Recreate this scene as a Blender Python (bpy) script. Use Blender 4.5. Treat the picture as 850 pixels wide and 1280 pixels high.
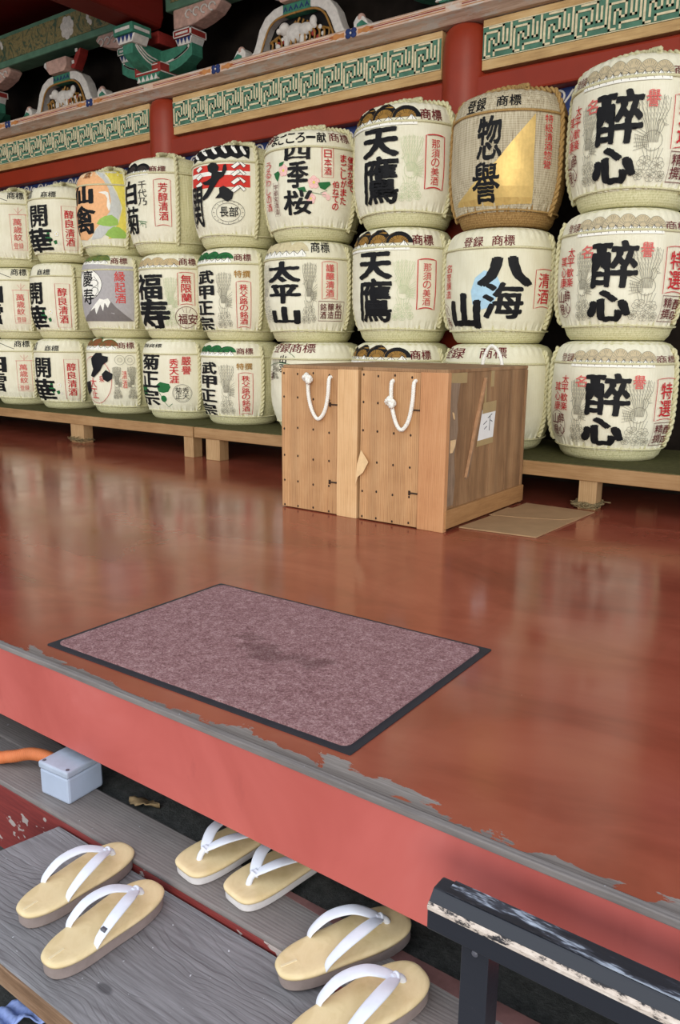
import bpy, bmesh, math, random
from mathutils import Vector, Matrix, noise
from mathutils.geometry import tessellate_polygon
for o in list(bpy.data.objects): bpy.data.objects.remove(o)
SC = bpy.context.scene
COL = SC.collection
PI = math.pi
R = math.radians
random.seed(11)

# ------------------------------------------------------------------ camera, world, lights, exposure
cam_data = bpy.data.cameras.new('camera'); cam = bpy.data.objects.new('camera', cam_data); COL.objects.link(cam)
pitch, yaw, roll = R(12.352), R(36.058), R(0.466)
fw = Vector((-math.sin(yaw)*math.cos(pitch), math.cos(yaw)*math.cos(pitch), -math.sin(pitch)))
rt = Vector((math.cos(yaw), math.sin(yaw), 0)); up = rt.cross(fw)
r2 = math.cos(roll)*rt + math.sin(roll)*up; u2 = -math.sin(roll)*rt + math.cos(roll)*up
mw = Matrix(((r2.x, u2.x, -fw.x, 0), (r2.y, u2.y, -fw.y, 0), (r2.z, u2.z, -fw.z, .75), (0, 0, 0, 1)))
cam.matrix_world = mw
cam_data.sensor_fit = 'VERTICAL'; cam_data.sensor_height = 36; cam_data.lens = 985/1280*36
cam_data.clip_start = .01; cam_data.clip_end = 100
SC.camera = cam

world = bpy.data.worlds.new('sky'); SC.world = world; world.use_nodes = True
bgn = world.node_tree.nodes['Background']
bgn.inputs[0].default_value = (.86, .93, 1.0, 1); bgn.inputs[1].default_value = 1.5

def lamp(name, kind, loc, rot, energy, color, **kw):
    d = bpy.data.lights.new(name, kind); d.energy = energy; d.color = color
    for k, v in kw.items(): setattr(d, k, v)
    o = bpy.data.objects.new(name, d); COL.objects.link(o); o.location = loc; o.rotation_euler = rot
    return o
fill_lamp = lamp('warm_fill_lamp', 'SUN', (2, -4, 5), (R(80), 0, R(26)), 1.42, (1, .92, .78), angle=R(30))  # no direct sun: wide warm lamp added to reach the barrels under the eaves

SC.view_settings.view_transform = 'Standard'; SC.view_settings.look = 'None'
SC.view_settings.gamma = 1; SC.view_settings.use_curve_mapping = False; SC.view_settings.exposure = 0.0

# ------------------------------------------------------------------ materials
def lin(c): return tuple((v/12.92 if v <= .04045 else ((v+.055)/1.055)**2.4) for v in c)
def rgb(r, g, b): return lin((r/255, g/255, b/255)) + (1,)
MATS = {}
class NT:
    def __init__(s, name):
        s.m = bpy.data.materials.new(name); s.m.use_nodes = True; s.t = s.m.node_tree
        s.b = s.t.nodes['Principled BSDF']; s.tc = s.t.nodes.new('ShaderNodeTexCoord')
        MATS[name] = s.m
    def n(s, typ, **kw):
        nd = s.t.nodes.new(typ)
        for k, v in kw.items(): setattr(nd, k, v)
        return nd
    def l(s, a, b): s.t.links.new(a, b)
    def coord(s, scale=(1, 1, 1), kind='Object', rot=(0, 0, 0)):
        mp = s.n('ShaderNodeMapping'); mp.inputs['Scale'].default_value = scale; mp.inputs['Rotation'].default_value = rot
        s.l(s.tc.outputs[kind], mp.inputs[0]); return mp.outputs[0]
    def noise(s, vec, scale=5, detail=4, rough=.55, dist=0):
        nd = s.n('ShaderNodeTexNoise'); nd.inputs['Scale'].default_value = scale; nd.inputs['Detail'].default_value = detail
        nd.inputs['Roughness'].default_value = rough; nd.inputs['Distortion'].default_value = dist
        s.l(vec, nd.inputs['Vector']); return nd.outputs['Fac']
    def wave(s, vec, scale=5, dist=2, detail=2, dscale=1, direc='X', typ='BANDS'):
        nd = s.n('ShaderNodeTexWave'); nd.wave_type = typ
        if typ == 'BANDS': nd.bands_direction = direc
        nd.inputs['Scale'].default_value = scale; nd.inputs['Distortion'].default_value = dist
        nd.inputs['Detail'].default_value = detail; nd.inputs['Detail Scale'].default_value = dscale
        s.l(vec, nd.inputs['Vector']); return nd.outputs['Fac']
    def ramp(s, fac, stops, interp='LINEAR'):
        nd = s.n('ShaderNodeValToRGB'); nd.color_ramp.interpolation = interp
        el = nd.color_ramp.elements
        while len(el) < len(stops): el.new(.5)
        for e, (p, c) in zip(el, stops): e.position = p; e.color = c if len(c) == 4 else tuple(c)+(1,)
        s.l(fac, nd.inputs[0]); return nd.outputs[0]
    def mix(s, fac, a, b, blend='MIX'):
        nd = s.n('ShaderNodeMix', data_type='RGBA', blend_type=blend)
        if isinstance(fac, (int, float)): nd.inputs[0].default_value = fac
        else: s.l(fac, nd.inputs[0])
        for v, i in ((a, 6), (b, 7)):
            if isinstance(v, tuple): nd.inputs[i].default_value = v
            else: s.l(v, nd.inputs[i])
        return nd.outputs[2]
    def math(s, op, a, b=None, clamp=False):
        nd = s.n('ShaderNodeMath', operation=op); nd.use_clamp = clamp
        for v, i in ((a, 0), (b, 1)):
            if v is None: continue
            if isinstance(v, (int, float)): nd.inputs[i].default_value = v
            else: s.l(v, nd.inputs[i])
        return nd.outputs[0]
    def sep(s, vec):
        nd = s.n('ShaderNodeSeparateXYZ'); s.l(vec, nd.inputs[0]); return nd.outputs
    def col(s, v):
        if isinstance(v, tuple): s.b.inputs['Base Color'].default_value = v
        else: s.l(v, s.b.inputs['Base Color'])
    def rough(s, v):
        if isinstance(v, (int, float)): s.b.inputs['Roughness'].default_value = v
        else: s.l(v, s.b.inputs['Roughness'])
    def spec(s, v): s.b.inputs['Specular IOR Level'].default_value = v
    def bump(s, h, strength=.3, dist=.01):
        nd = s.n('ShaderNodeBump'); nd.inputs['Strength'].default_value = strength; nd.inputs['Distance'].default_value = dist
        s.l(h, nd.inputs['Height']); s.l(nd.outputs[0], s.b.inputs['Normal'])

def plain(name, c, rough=.6, spec=.3, var=.12, vscale=30):
    m = NT(name); v = m.noise(m.coord(), vscale, 5)
    k = tuple(x*(1-var) for x in c[:3])+(1,); k2 = tuple(min(1, x*(1+var)) for x in c[:3])+(1,)
    m.col(m.ramp(v, [(.3, k), (.7, k2)])); m.rough(rough); m.spec(spec); return m.m
def wood(name, cs, axis='Z', rough=.55, scale=1., specks=None, bump=.25, spec=.3, ring=6., lines=.09, tone=None):
    """planed wood, the grain running along axis"""
    m = NT(name); st = {'X': (.06, 1, 1), 'Y': (1, .06, 1), 'Z': (1, 1, .06)}[axis]
    v = m.coord(tuple(a*scale for a in st))
    fine = m.noise(v, 110, 5, .7); wide = m.noise(v, ring, 3, .5, .8)
    st2 = {'X': (.22, 1, 1), 'Y': (1, .22, 1), 'Z': (1, 1, .22)}[axis]
    band = m.wave(m.coord(tuple(a*scale for a in st2)), ring*5, 7, 2, .35, {'X': 'Y', 'Y': 'X', 'Z': 'X'}[axis])
    blot = m.noise(m.coord(), 7, 4, .6)
    f = m.math('ADD', m.math('MULTIPLY', fine, .42), m.math('ADD', m.math('MULTIPLY', wide, .24), m.math('ADD', m.math('MULTIPLY', band, lines), m.math('MULTIPLY', blot, .26))))
    c = m.ramp(f, [(.28, cs[0]), (.5, cs[1]), (.74, cs[2])])
    if tone: c = m.mix(m.ramp(m.noise(m.coord(tone), 1., 1), [(.35, (0, 0, 0, 1)), (.65, (.75, .75, .75, 1))]), c, m.mix(.5, c, rgb(74, 50, 34)))
    if specks:
        sp = m.noise(m.coord(), specks[1], 2, .5)
        c = m.mix(m.ramp(sp, [(specks[2], (0, 0, 0, 1)), (specks[2]+.02, (1, 1, 1, 1))]), c, specks[0])
    m.col(c); m.rough(rough); m.spec(spec); m.bump(f, bump, .004); return m.m

def mat_paper(name='woven_paper', a=rgb(226, 220, 193), b=rgb(242, 238, 216)):
    m = NT(name); v = m.coord((1, 1, 1))
    big = m.noise(v, 6, 4); lines = m.wave(m.coord((0, 0, 1)), 95, .6, 1, 2, 'Z')
    vert = m.noise(m.coord((60, 60, 3)), 3, 3)
    f = m.math('ADD', m.math('MULTIPLY', big, .6), m.math('MULTIPLY', vert, .4))
    c = m.ramp(f, [(.32, a), (.65, b)])
    c = m.mix(m.math('MULTIPLY', lines, .12), c, rgb(150, 145, 115))
    m.col(c); m.rough(.75); m.spec(.2); m.bump(m.math('ADD', m.math('MULTIPLY', lines, .5), vert), .35, .003)
def mat_straw(name, a, b, c3):
    m = NT(name); v = m.noise(m.coord((70, 70, 2.2)), 2.4, 4, .7)
    h = m.wave(m.coord((0, 0, 1)), 34, 1.2, 1, 2, 'Z')
    f = m.math('ADD', m.math('MULTIPLY', v, .9), m.math('MULTIPLY', h, .1))
    m.col(m.ramp(f, [(.3, a), (.52, b), (.75, c3)])); m.rough(.8); m.spec(.15); m.bump(f, .7, .006)
mat_paper()
mat_paper('pale_yellow_paper', rgb(222, 216, 186), rgb(238, 234, 210))
mat_straw('green_straw', rgb(178, 174, 124), rgb(216, 211, 168), rgb(232, 228, 194))
mat_straw('brown_straw', rgb(110, 84, 48), rgb(160, 126, 78), rgb(190, 160, 108))
mat_straw('weathered_reed', rgb(136, 122, 98), rgb(192, 180, 152), rgb(214, 206, 182))
def mat_rope(name, a, b):
    m = NT(name); v = m.noise(m.coord((1, 1, 1)), 160, 4, .7)
    m.col(m.ramp(v, [(.3, a), (.7, b)])); m.rough(.85); m.spec(.15); m.bump(v, .5, .003)
mat_rope('pale_rope', rgb(186, 180, 136), rgb(226, 220, 184))
mat_rope('brown_rope', rgb(138, 108, 62), rgb(190, 156, 102))
mat_rope('frayed_straw', rgb(96, 82, 56), rgb(150, 134, 100))
mat_rope('white_cord', rgb(222, 218, 206), rgb(250, 248, 240))
INK = dict(black=rgb(22, 22, 24), red=rgb(196, 44, 50), maroon=rgb(104, 34, 38), gray=rgb(136, 132, 116), tan=rgb(196, 180, 146), pink=rgb(214, 104, 98),
    gold=rgb(150, 112, 52), palegreen=rgb(196, 206, 166), petal=rgb(240, 196, 190), yellow=rgb(226, 210, 96), leaf=rgb(38, 104, 56), paleGold=rgb(206, 194, 156),
    goldleaf=rgb(208, 176, 108), snowblue=rgb(170, 204, 222), flagred=rgb(206, 56, 46), white=rgb(240, 238, 228), ochre=rgb(170, 128, 62), charcoal=rgb(60, 52, 48),
    brass=rgb(196, 172, 128), orange=rgb(236, 180, 130), silver=rgb(198, 200, 196), lime=rgb(152, 190, 92), brown=rgb(132, 78, 46), mossy=rgb(112, 120, 62),
    steel=rgb(172, 168, 168), rock=rgb(120, 114, 112), scarlet=rgb(206, 72, 66))
for k, c in INK.items(): plain('ink_'+k, c, .62, .2, .08, 60)
MATS['ink_goldleaf'].node_tree.nodes['Principled BSDF'].inputs['Metallic'].default_value = .35
MATS['ink_goldleaf'].node_tree.nodes['Principled BSDF'].inputs['Roughness'].default_value = .42

def mat_deck():
    m = NT('red_lacquer_floor'); o = m.coord()
    big = m.noise(m.coord((.7, 1.4, 1)), 2.2, 5, .6, .6); fine = m.noise(o, 24, 5, .65); sm = m.noise(m.coord((1, .35, 1)), 7, 4, .6, 1.2)
    c = m.ramp(big, [(.3, rgb(124, 58, 42)), (.5, rgb(145, 72, 54)), (.72, rgb(160, 86, 66))])
    c = m.mix(m.ramp(sm, [(.55, (0, 0, 0, 1)), (.75, (.35, .35, .35, 1))]), c, rgb(128, 66, 48))
    xyz = m.sep(o)
    edge = m.math('SUBTRACT', xyz[1], 1.01)
    wx = m.math('MULTIPLY', m.math('ADD', xyz[0], 2.3), .12)
    wx = m.math('MAXIMUM', m.math('MINIMUM', wx, .22), 0.)
    n1 = m.noise(m.coord((.8, 1.5, 1)), 11, 5, .62, .4); n0 = m.noise(m.coord((1, .5, 1)), 3.2, 2, .5)
    val = m.math('ADD', m.math('ADD', m.math('MULTIPLY', n1, 1.5), m.math('MULTIPLY', n0, .8)), wx)
    val = m.math('SUBTRACT', val, m.math('MULTIPLY', edge, 10.))
    wear = m.ramp(m.math('MULTIPLY', val, .5), [(.57, (0, 0, 0, 1)), (.584, (1, 1, 1, 1))])
    grain = m.noise(m.coord((2, 60, 1)), 5, 4, .7)
    wc = m.mix(m.ramp(m.math('MULTIPLY', edge, 18), [(.1, (1, 1, 1, 1)), (.5, (0, 0, 0, 1))]), m.ramp(grain, [(.3, rgb(112, 104, 100)), (.7, rgb(152, 144, 140))]), m.ramp(grain, [(.3, rgb(84, 76, 74)), (.7, rgb(124, 116, 112))]))
    c = m.mix(wear, c, wc)
    spk = m.ramp(m.noise(o, 55, 2), [(.79, (0, 0, 0, 1)), (.80, (1, 1, 1, 1))])
    c = m.mix(spk, c, rgb(196, 170, 156))
    m.col(c)
    rg = m.ramp(m.noise(m.coord((1, 1, 1)), 5, 5, .65, .5), [(.3, (.10, .10, .10, 1)), (.7, (.20, .20, .20, 1))])
    m.rough(m.mix(wear, rg, (.65, .65, .65, 1))); m.spec(.5)
    m.bump(m.math('ADD', m.math('MULTIPLY', m.noise(m.coord((1, .4, 1)), 6, 3), 1.), m.math('MULTIPLY', fine, .12)), .045, .01)
mat_deck()
def mat_fascia():
    m = NT('salmon_paint'); n1 = m.noise(m.coord((1, 1, 1)), 3.2, 4, .6, .5); n2 = m.noise(m.coord((1, 1, .5)), 9, 5, .6)
    c = m.ramp(n1, [(.3, rgb(180, 86, 78)), (.6, rgb(196, 100, 93)), (.75, rgb(202, 110, 104))])
    c = m.mix(m.ramp(n2, [(.62, (0, 0, 0, 1)), (.68, (.35, .35, .35, 1))]), c, rgb(168, 80, 74))
    m.col(c); m.rough(.42); m.spec(.4); m.bump(n2, .05, .003)
mat_fascia()
def mat_chipped():
    m = NT('chipped_red_paint'); n1 = m.noise(m.coord((1, 1, 1.6)), 22, 3, .5); g = m.noise(m.coord((3, 3, 60)), 4, 4)
    c = m.mix(m.ramp(n1, [(.635, (0, 0, 0, 1)), (.65, (1, 1, 1, 1))]), m.ramp(g, [(.3, rgb(112, 42, 42)), (.7, rgb(140, 56, 52))]), rgb(176, 164, 160))
    m.col(c); m.rough(.55); m.bump(n1, .2, .003)
mat_chipped()
def mat_black_chip():
    m = NT('chipped_black_paint'); o = m.coord((.25, 1, 1)); n1 = m.noise(o, 40, 5, .7)
    c = m.mix(m.ramp(n1, [(.70, (0, 0, 0, 1)), (.72, (1, 1, 1, 1))]), rgb(40, 42, 50), rgb(190, 180, 172))
    m.col(c); m.rough(.42); m.spec(.5); m.bump(n1, .25, .003)
    m = NT('worn_black_paint'); o = m.coord((.22, 1, 1)); n1 = m.noise(o, 26, 5, .72)
    c = m.ramp(n1, [(.44, rgb(36, 37, 44)), (.50, rgb(66, 68, 78)), (.55, rgb(160, 168, 184)), (.66, rgb(206, 214, 226))])
    m.col(c); m.rough(.45); m.bump(n1, .4, .004)
    m = NT('bare_pale_wood'); n1 = m.noise(m.coord((.4, 1, 1)), 60, 5, .75)
    m.col(m.ramp(n1, [(.40, rgb(46, 44, 48)), (.47, rgb(200, 184, 172)), (.7, rgb(228, 216, 206))])); m.rough(.8); m.bump(n1, .5, .004)
mat_black_chip()
def mat_carpet():
    m = NT('mauve_carpet'); o = m.coord(); n1 = m.noise(o, 210, 3, .8); n2 = m.noise(o, 60, 4, .7); st = m.noise(o, 9, 4, .6, .5)
    c = m.ramp(m.math('ADD', m.math('MULTIPLY', n1, .65), m.math('MULTIPLY', n2, .35)), [(.33, rgb(106, 70, 72)), (.5, rgb(166, 124, 126)), (.66, rgb(214, 180, 178))])
    d = m.n('ShaderNodeVectorMath', operation='DISTANCE'); mp = m.coord((.62, 1.5, 1)); m.l(mp, d.inputs[0]); d.inputs[1].default_value = (.02, -.03, 0)
    reach = m.math('SUBTRACT', 1., m.math('MULTIPLY', d.outputs['Value'], 3.6), True)
    mask = m.ramp(m.math('MULTIPLY', reach, st), [(.34, (0, 0, 0, 1)), (.44, (.7, .7, .7, 1))])
    c = m.mix(mask, c, m.mix(.6, c, rgb(70, 40, 38)))
    m.col(c); m.rough(.95); m.spec(.05); m.bump(m.math('ADD', n1, m.math('MULTIPLY', n2, .6)), 1., .008)
mat_carpet()
plain('black_rubber', rgb(44, 44, 50), .6, .3)
wood('crate_cypress', (rgb(140, 96, 60), rgb(194, 146, 100), rgb(216, 174, 126)), 'Z', .5, 1.2, lines=.14, tone=(9, 0, 0))
wood('crate_pale_batten', (rgb(184, 140, 94), rgb(214, 172, 124), rgb(228, 194, 150)), 'Z', .5, 1.)
wood('crate_red_batten', (rgb(160, 106, 68), rgb(192, 138, 94), rgb(206, 156, 112)), 'Z', .5, 1.3)
wood('crate_side', (rgb(112, 82, 56), rgb(158, 120, 84), rgb(180, 144, 106)), 'Z', .6, 1.3, lines=.13, tone=(0, 13, 0))
wood('crate_rail', (rgb(128, 88, 54), rgb(164, 120, 76), rgb(186, 144, 100)), 'Y', .6, 1.)
wood('crate_rough', (rgb(92, 74, 58), rgb(140, 116, 94), rgb(166, 144, 122)), 'Z', .8, 2., bump=.6)
wood('bench_timber', (rgb(120, 88, 54), rgb(158, 122, 82), rgb(182, 148, 106)), 'X', .6, 1.)
wood('bench_post', (rgb(130, 98, 64), rgb(170, 136, 96), rgb(196, 164, 122)), 'Z', .6, 1.)
def mat_step():
    m = NT('grey_step'); o = m.coord(); xyz = m.sep(o)
    fine = m.noise(m.coord((.05, 1, 1)), 120, 4, .7); warp = m.noise(m.coord((1.2, 2.5, 1)), 2.2, 3, .5)
    y = m.math('ADD', xyz[1], m.math('MULTIPLY', warp, .12)); core = None
    for kx, ky, s in ((-.985, -.075, .06), (-1.30, .045, .045), (-.42, .03, .05), (-1.46, -.03, .05)):
        dx = m.math('MULTIPLY', m.math('SUBTRACT', xyz[0], kx), .5); dy = m.math('SUBTRACT', xyz[1], ky)
        d2 = m.math('ADD', m.math('MULTIPLY', dx, dx), m.math('MULTIPLY', dy, dy))
        g = m.math('DIVIDE', s*s*.12, m.math('ADD', d2, s*s*.12))
        y = m.math('ADD', y, m.math('MULTIPLY', m.math('MULTIPLY', g, dy), 1.6))
        c1 = m.ramp(m.math('MULTIPLY', d2, 9000), [(.35, (1, 1, 1, 1)), (1., (0, 0, 0, 1))])
        core = c1 if core is None else m.math('MAXIMUM', core, c1)
    line = m.math('SINE', m.math('MULTIPLY', y, 620)); amp = m.ramp(m.noise(m.coord((.5, 3, 1)), 3.5, 3), [(.38, (0, 0, 0, 1)), (.62, (1, 1, 1, 1))])
    lf = m.math('MULTIPLY', m.ramp(line, [(.45, (0, 0, 0, 1)), (.95, (1, 1, 1, 1))]), amp)
    c = m.ramp(fine, [(.3, rgb(106, 103, 106)), (.5, rgb(128, 126, 129)), (.7, rgb(146, 144, 148))])
    c = m.mix(m.math('MULTIPLY', lf, .38), c, rgb(78, 76, 80)); c = m.mix(m.math('MULTIPLY', core, .7), c, rgb(70, 68, 72))
    c = m.mix(m.ramp(m.noise(o, 75, 2), [(.73, (0, 0, 0, 1)), (.75, (1, 1, 1, 1))]), c, rgb(206, 208, 214))
    m.col(c); m.rough(.7); m.spec(.3); m.bump(m.math('SUBTRACT', m.math('MULTIPLY', fine, .3), m.math('MULTIPLY', lf, .6)), .4, .003)
mat_step()
wood('grey_beam', (rgb(92, 86, 84), rgb(126, 119, 117), rgb(150, 143, 139)), 'X', .7, 1.4, (rgb(190, 192, 200), 80, .75), .5)
wood('brown_step_edge', (rgb(84, 62, 46), rgb(138, 108, 84), rgb(176, 150, 126)), 'X', .75, 2., bump=.6)
plain('bare_red_stain', rgb(118, 84, 82), .7, .2, .3, 20)
plain('olive_felt', rgb(82, 80, 50), .9, .1, .2, 40)
plain('cardboard', rgb(164, 132, 98), .85, .1, .08, 12)
plain('packing_tape', rgb(172, 146, 102), .35, .4, .06)
plain('note_paper', rgb(232, 230, 226), .8, .1, .03)
plain('pencil', rgb(60, 60, 66), .7, .1)
plain('rust_nail', rgb(52, 36, 26), .7, .3)
plain('split_wood', rgb(170, 130, 96), .7, .2, .2, 40)
plain('pale_chip', rgb(222, 188, 142), .6, .2, .08, 40)
plain('pillar_red', rgb(142, 50, 28), .45, .3, .08, 8)
plain('beam_red', rgb(138, 44, 22), .5, .3, .08, 6)
plain('soffit_red', rgb(104, 24, 16), .6, .2, .1, 5)
plain('dark_board', rgb(34, 28, 24), .8, .1, .3, 10)
plain('fret_green', rgb(78, 118, 98), .6, .2, .25, 20)
plain('fret_cream', rgb(216, 202, 168), .6, .2, .18, 40)
wood('panel_ochre', (rgb(150, 116, 74), rgb(196, 160, 108), rgb(222, 196, 150)), 'X', .6, 1.)
def mat_cornice():
    m = NT('faded_pink_timber'); n1 = m.noise(m.coord((.4, 1, 1)), 14, 5, .7); n2 = m.noise(m.coord((.08, 1, 1)), 50, 4, .7)
    c = m.ramp(n2, [(.3, rgb(172, 136, 112)), (.5, rgb(208, 176, 154)), (.7, rgb(224, 198, 178))])
    c = m.mix(m.ramp(n1, [(.52, (0, 0, 0, 1)), (.58, (.8, .8, .8, 1))]), c, rgb(206, 196, 186))
    m.col(c); m.rough(.7); m.bump(n1, .3, .004)
mat_cornice()
plain('faded_pink', rgb(190, 154, 140), .65, .2, .22, 30)
plain('stripe_red', rgb(142, 40, 34), .6, .2, .15)
plain('stripe_orange', rgb(190, 128, 76), .6, .2, .15)
plain('carving_blue', rgb(42, 56, 104), .6, .2, .2)
plain('carving_green', rgb(60, 118, 96), .6, .2, .22)
plain('carving_white', rgb(206, 200, 192), .6, .2, .15, 40)
plain('carving_gold', rgb(150, 108, 48), .45, .4, .2)
plain('carving_red', rgb(142, 48, 42), .55, .2, .18)
plain('carving_black', rgb(24, 22, 22), .6, .2)
def mat_arabesque():
    m = NT('arabesque_green'); n1 = m.noise(m.coord((1, 1, 1)), 9, 5, .65, 2.5)
    m.col(m.ramp(n1, [(.40, rgb(58, 84, 66)), (.48, rgb(120, 108, 68)), (.56, rgb(146, 130, 84)), (.64, rgb(84, 100, 72))])); m.rough(.6)
mat_arabesque()
plain('beam_border_green', rgb(92, 128, 106), .6, .2, .2, 10)
plain('scroll_blue', rgb(52, 72, 128), .6, .2, .2)
plain('soil', rgb(62, 62, 60), .95, .1, .45, 35)
def mat_soil():
    m = NT('dark_grit'); n1 = m.noise(m.coord(), 45, 6, .8); n2 = m.noise(m.coord(), 6, 3)
    c = m.ramp(n1, [(.3, rgb(44, 46, 46)), (.6, rgb(80, 82, 80)), (.74, rgb(98, 100, 98)), (.8, rgb(176, 176, 176))])
    m.col(c); m.rough(.95); m.bump(n1, .8, .008)
mat_soil()
plain('court_gravel', rgb(150, 148, 142), .95, .1, .2, 30)
plain('grey_plastic', rgb(176, 188, 210), .4, .4, .04, 20)
plain('dusty_lid', rgb(172, 182, 200), .5, .3, .1, 25)
plain('screw', rgb(90, 90, 100), .4, .5)
plain('orange_conduit', rgb(206, 120, 74), .55, .3, .08)
def mat_vinyl():
    m = NT('tatami_vinyl'); n1 = m.noise(m.coord((1, 1, 1)), 22, 4, .6, .6); n2 = m.noise(m.coord((60, 9, 1)), 4, 3)
    c = m.ramp(n1, [(.3, rgb(212, 188, 138)), (.6, rgb(230, 208, 164)), (.75, rgb(222, 198, 150))])
    m.col(m.mix(m.math('MULTIPLY', n2, .2), c, rgb(240, 220, 176))); m.rough(.42); m.spec(.4); m.bump(n1, .15, .003)
mat_vinyl()
plain('sole_taupe', rgb(150, 136, 132), .8, .15, .12, 40)
plain('sole_white', rgb(212, 208, 208), .7, .2, .1, 40)
plain('strap_white', rgb(226, 230, 242), .45, .35, .05, 40)
plain('seam_cream', rgb(232, 214, 176), .6, .2)
plain('dry_leaf', rgb(150, 128, 96), .8, .1, .25, 60)
plain('blue_cloth', rgb(150, 170, 228), .7, .2, .12, 60)

# ------------------------------------------------------------------ mesh helpers
class MB:
    def __init__(s): s.v = []; s.f = []
    def add(s, vs, fs):
        k = len(s.v); s.v += [tuple(p) for p in vs]; s.f += [tuple(i+k for i in f) for f in fs]; return s
    def box(s, a, b):
        x0, y0, z0 = a; x1, y1, z1 = b
        return s.add([(x0, y0, z0), (x1, y0, z0), (x1, y1, z0), (x0, y1, z0), (x0, y0, z1), (x1, y0, z1), (x1, y1, z1), (x0, y1, z1)],
            [(0, 3, 2, 1), (4, 5, 6, 7), (0, 1, 5, 4), (1, 2, 6, 5), (2, 3, 7, 6), (3, 0, 4, 7)])
    def prism(s, poly, d0, d1, plane='XZ'):
        """outline extruded along the axis that plane leaves out"""
        mk = {'XZ': lambda p, d: (p[0], d, p[1]), 'XY': lambda p, d: (p[0], p[1], d), 'YZ': lambda p, d: (d, p[0], p[1])}[plane]
        n = len(poly); vs = [mk(p, d0) for p in poly]+[mk(p, d1) for p in poly]
        tr = tessellate_polygon([[Vector((p[0], p[1], 0)) for p in poly]])
        fs = [tuple(t) for t in tr]+[tuple(i+n for i in reversed(t)) for t in tr]+[(i, (i+1) % n, (i+1) % n+n, i+n) for i in range(n)]
        return s.add(vs, fs)
    def tube(s, path, r, n=8, closed=False, flat=None, upv=(0, 0, 1)):
        P = [Vector(p) for p in path]; m = len(P); rings = []
        prev = None
        for i in range(m):
            t = (P[(i+1) % m]-P[(i-1) % m]) if closed else (P[min(i+1, m-1)]-P[max(i-1, 0)])
            t.normalize()
            if flat:
                a = Vector(upv).cross(t)
                if a.length < 1e-5: a = Vector((1, 0, 0))
                a.normalize()
            elif prev is None:
                a = t.cross(Vector((.31, .52, .8)))
                if a.length < 1e-3: a = t.cross(Vector((1, 0, 0)))
                a.normalize()
            else:
                a = prev-t*prev.dot(t); a.normalize()
            prev = a; b = t.cross(a); rr = r[i] if isinstance(r, (list, tuple)) else r
            ra, rb = (rr, rr) if not flat else (rr, rr*flat)
            rings.append([P[i]+a*ra*math.cos(2*PI*k/n)+b*rb*math.sin(2*PI*k/n) for k in range(n)])
        vs = [p for g in rings for p in g]; fs = []
        for i in range(m if closed else m-1):
            j = (i+1) % m
            fs += [(i*n+k, i*n+(k+1) % n, j*n+(k+1) % n, j*n+k) for k in range(n)]
        if not closed: fs += [tuple(reversed(range(n))), tuple(range((m-1)*n, m*n))]
        return s.add(vs, fs)
    def lathe(s, prof, n=48, a0=0, a1=2*PI, c=(0, 0)):
        full = abs(a1-a0-2*PI) < 1e-6; k = n if full else n+1; vs = []
        for r, z in prof:
            for i in range(k):
                a = a0+(a1-a0)*i/n; vs.append((c[0]+r*math.sin(a), c[1]-r*math.cos(a), z))
        fs = []
        for j in range(len(prof)-1):
            for i in range(n):
                q = (i+1) % k; fs.append((j*k+i, j*k+q, (j+1)*k+q, (j+1)*k+i))
        return s.add(vs, fs)
    def ball(s, c, r, sc=(1, 1, 1), n=10):
        prof = [(max(1e-4, r*math.sin(PI*i/n)), -r*math.cos(PI*i/n)) for i in range(n+1)]
        k = len(s.v); s.lathe(prof, n*2)
        for i in range(k, len(s.v)):
            x, y, z = s.v[i]; s.v[i] = (c[0]+x*sc[0], c[1]+y*sc[1], c[2]+z*sc[2])
        return s
    def build(s, name, mat, parent=None, smooth=False, bevel=0, seg=2):
        me = bpy.data.meshes.new(name); me.from_pydata(s.v, [], s.f); me.validate()
        bm = bmesh.new(); bm.from_mesh(me); bmesh.ops.recalc_face_normals(bm, faces=bm.faces); bm.to_mesh(me); bm.free()
        me.materials.append(MATS[mat])
        if smooth: me.polygons.foreach_set('use_smooth', [True]*len(me.polygons))
        o = bpy.data.objects.new(name, me); COL.objects.link(o)
        if parent: o.parent = parent
        if bevel:
            b = o.modifiers.new('bevel', 'BEVEL'); b.width = bevel; b.segments = seg; b.limit_method = 'ANGLE'; b.angle_limit = R(40)
        return o
def tag(o, label=None, cat=None, group=None, kind=None):
    for k, v in (('label', label), ('category', cat), ('group', group), ('kind', kind)):
        if v: o[k] = v
    return o
def thing(name, loc, label, cat, group=None, rz=0):
    o = bpy.data.objects.new(name, None); COL.objects.link(o); o.location = loc; o.rotation_euler = (0, 0, rz)
    o.empty_display_size = .05
    return tag(o, label, cat, group)
def structure(o): o['kind'] = 'structure'; return o
def smooth_path(pts, n=6):
    """Catmull-Rom through the points"""
    P = [Vector(p) for p in pts]; out = []
    for i in range(len(P)-1):
        a, b, c, d = P[max(i-1, 0)], P[i], P[i+1], P[min(i+2, len(P)-1)]
        for k in range(n):
            t = k/n
            out.append(.5*((2*b)+(c-a)*t+(2*a-5*b+4*c-d)*t*t+(3*b-a-3*c+d)*t**3))
    out.append(P[-1]); return out
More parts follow.
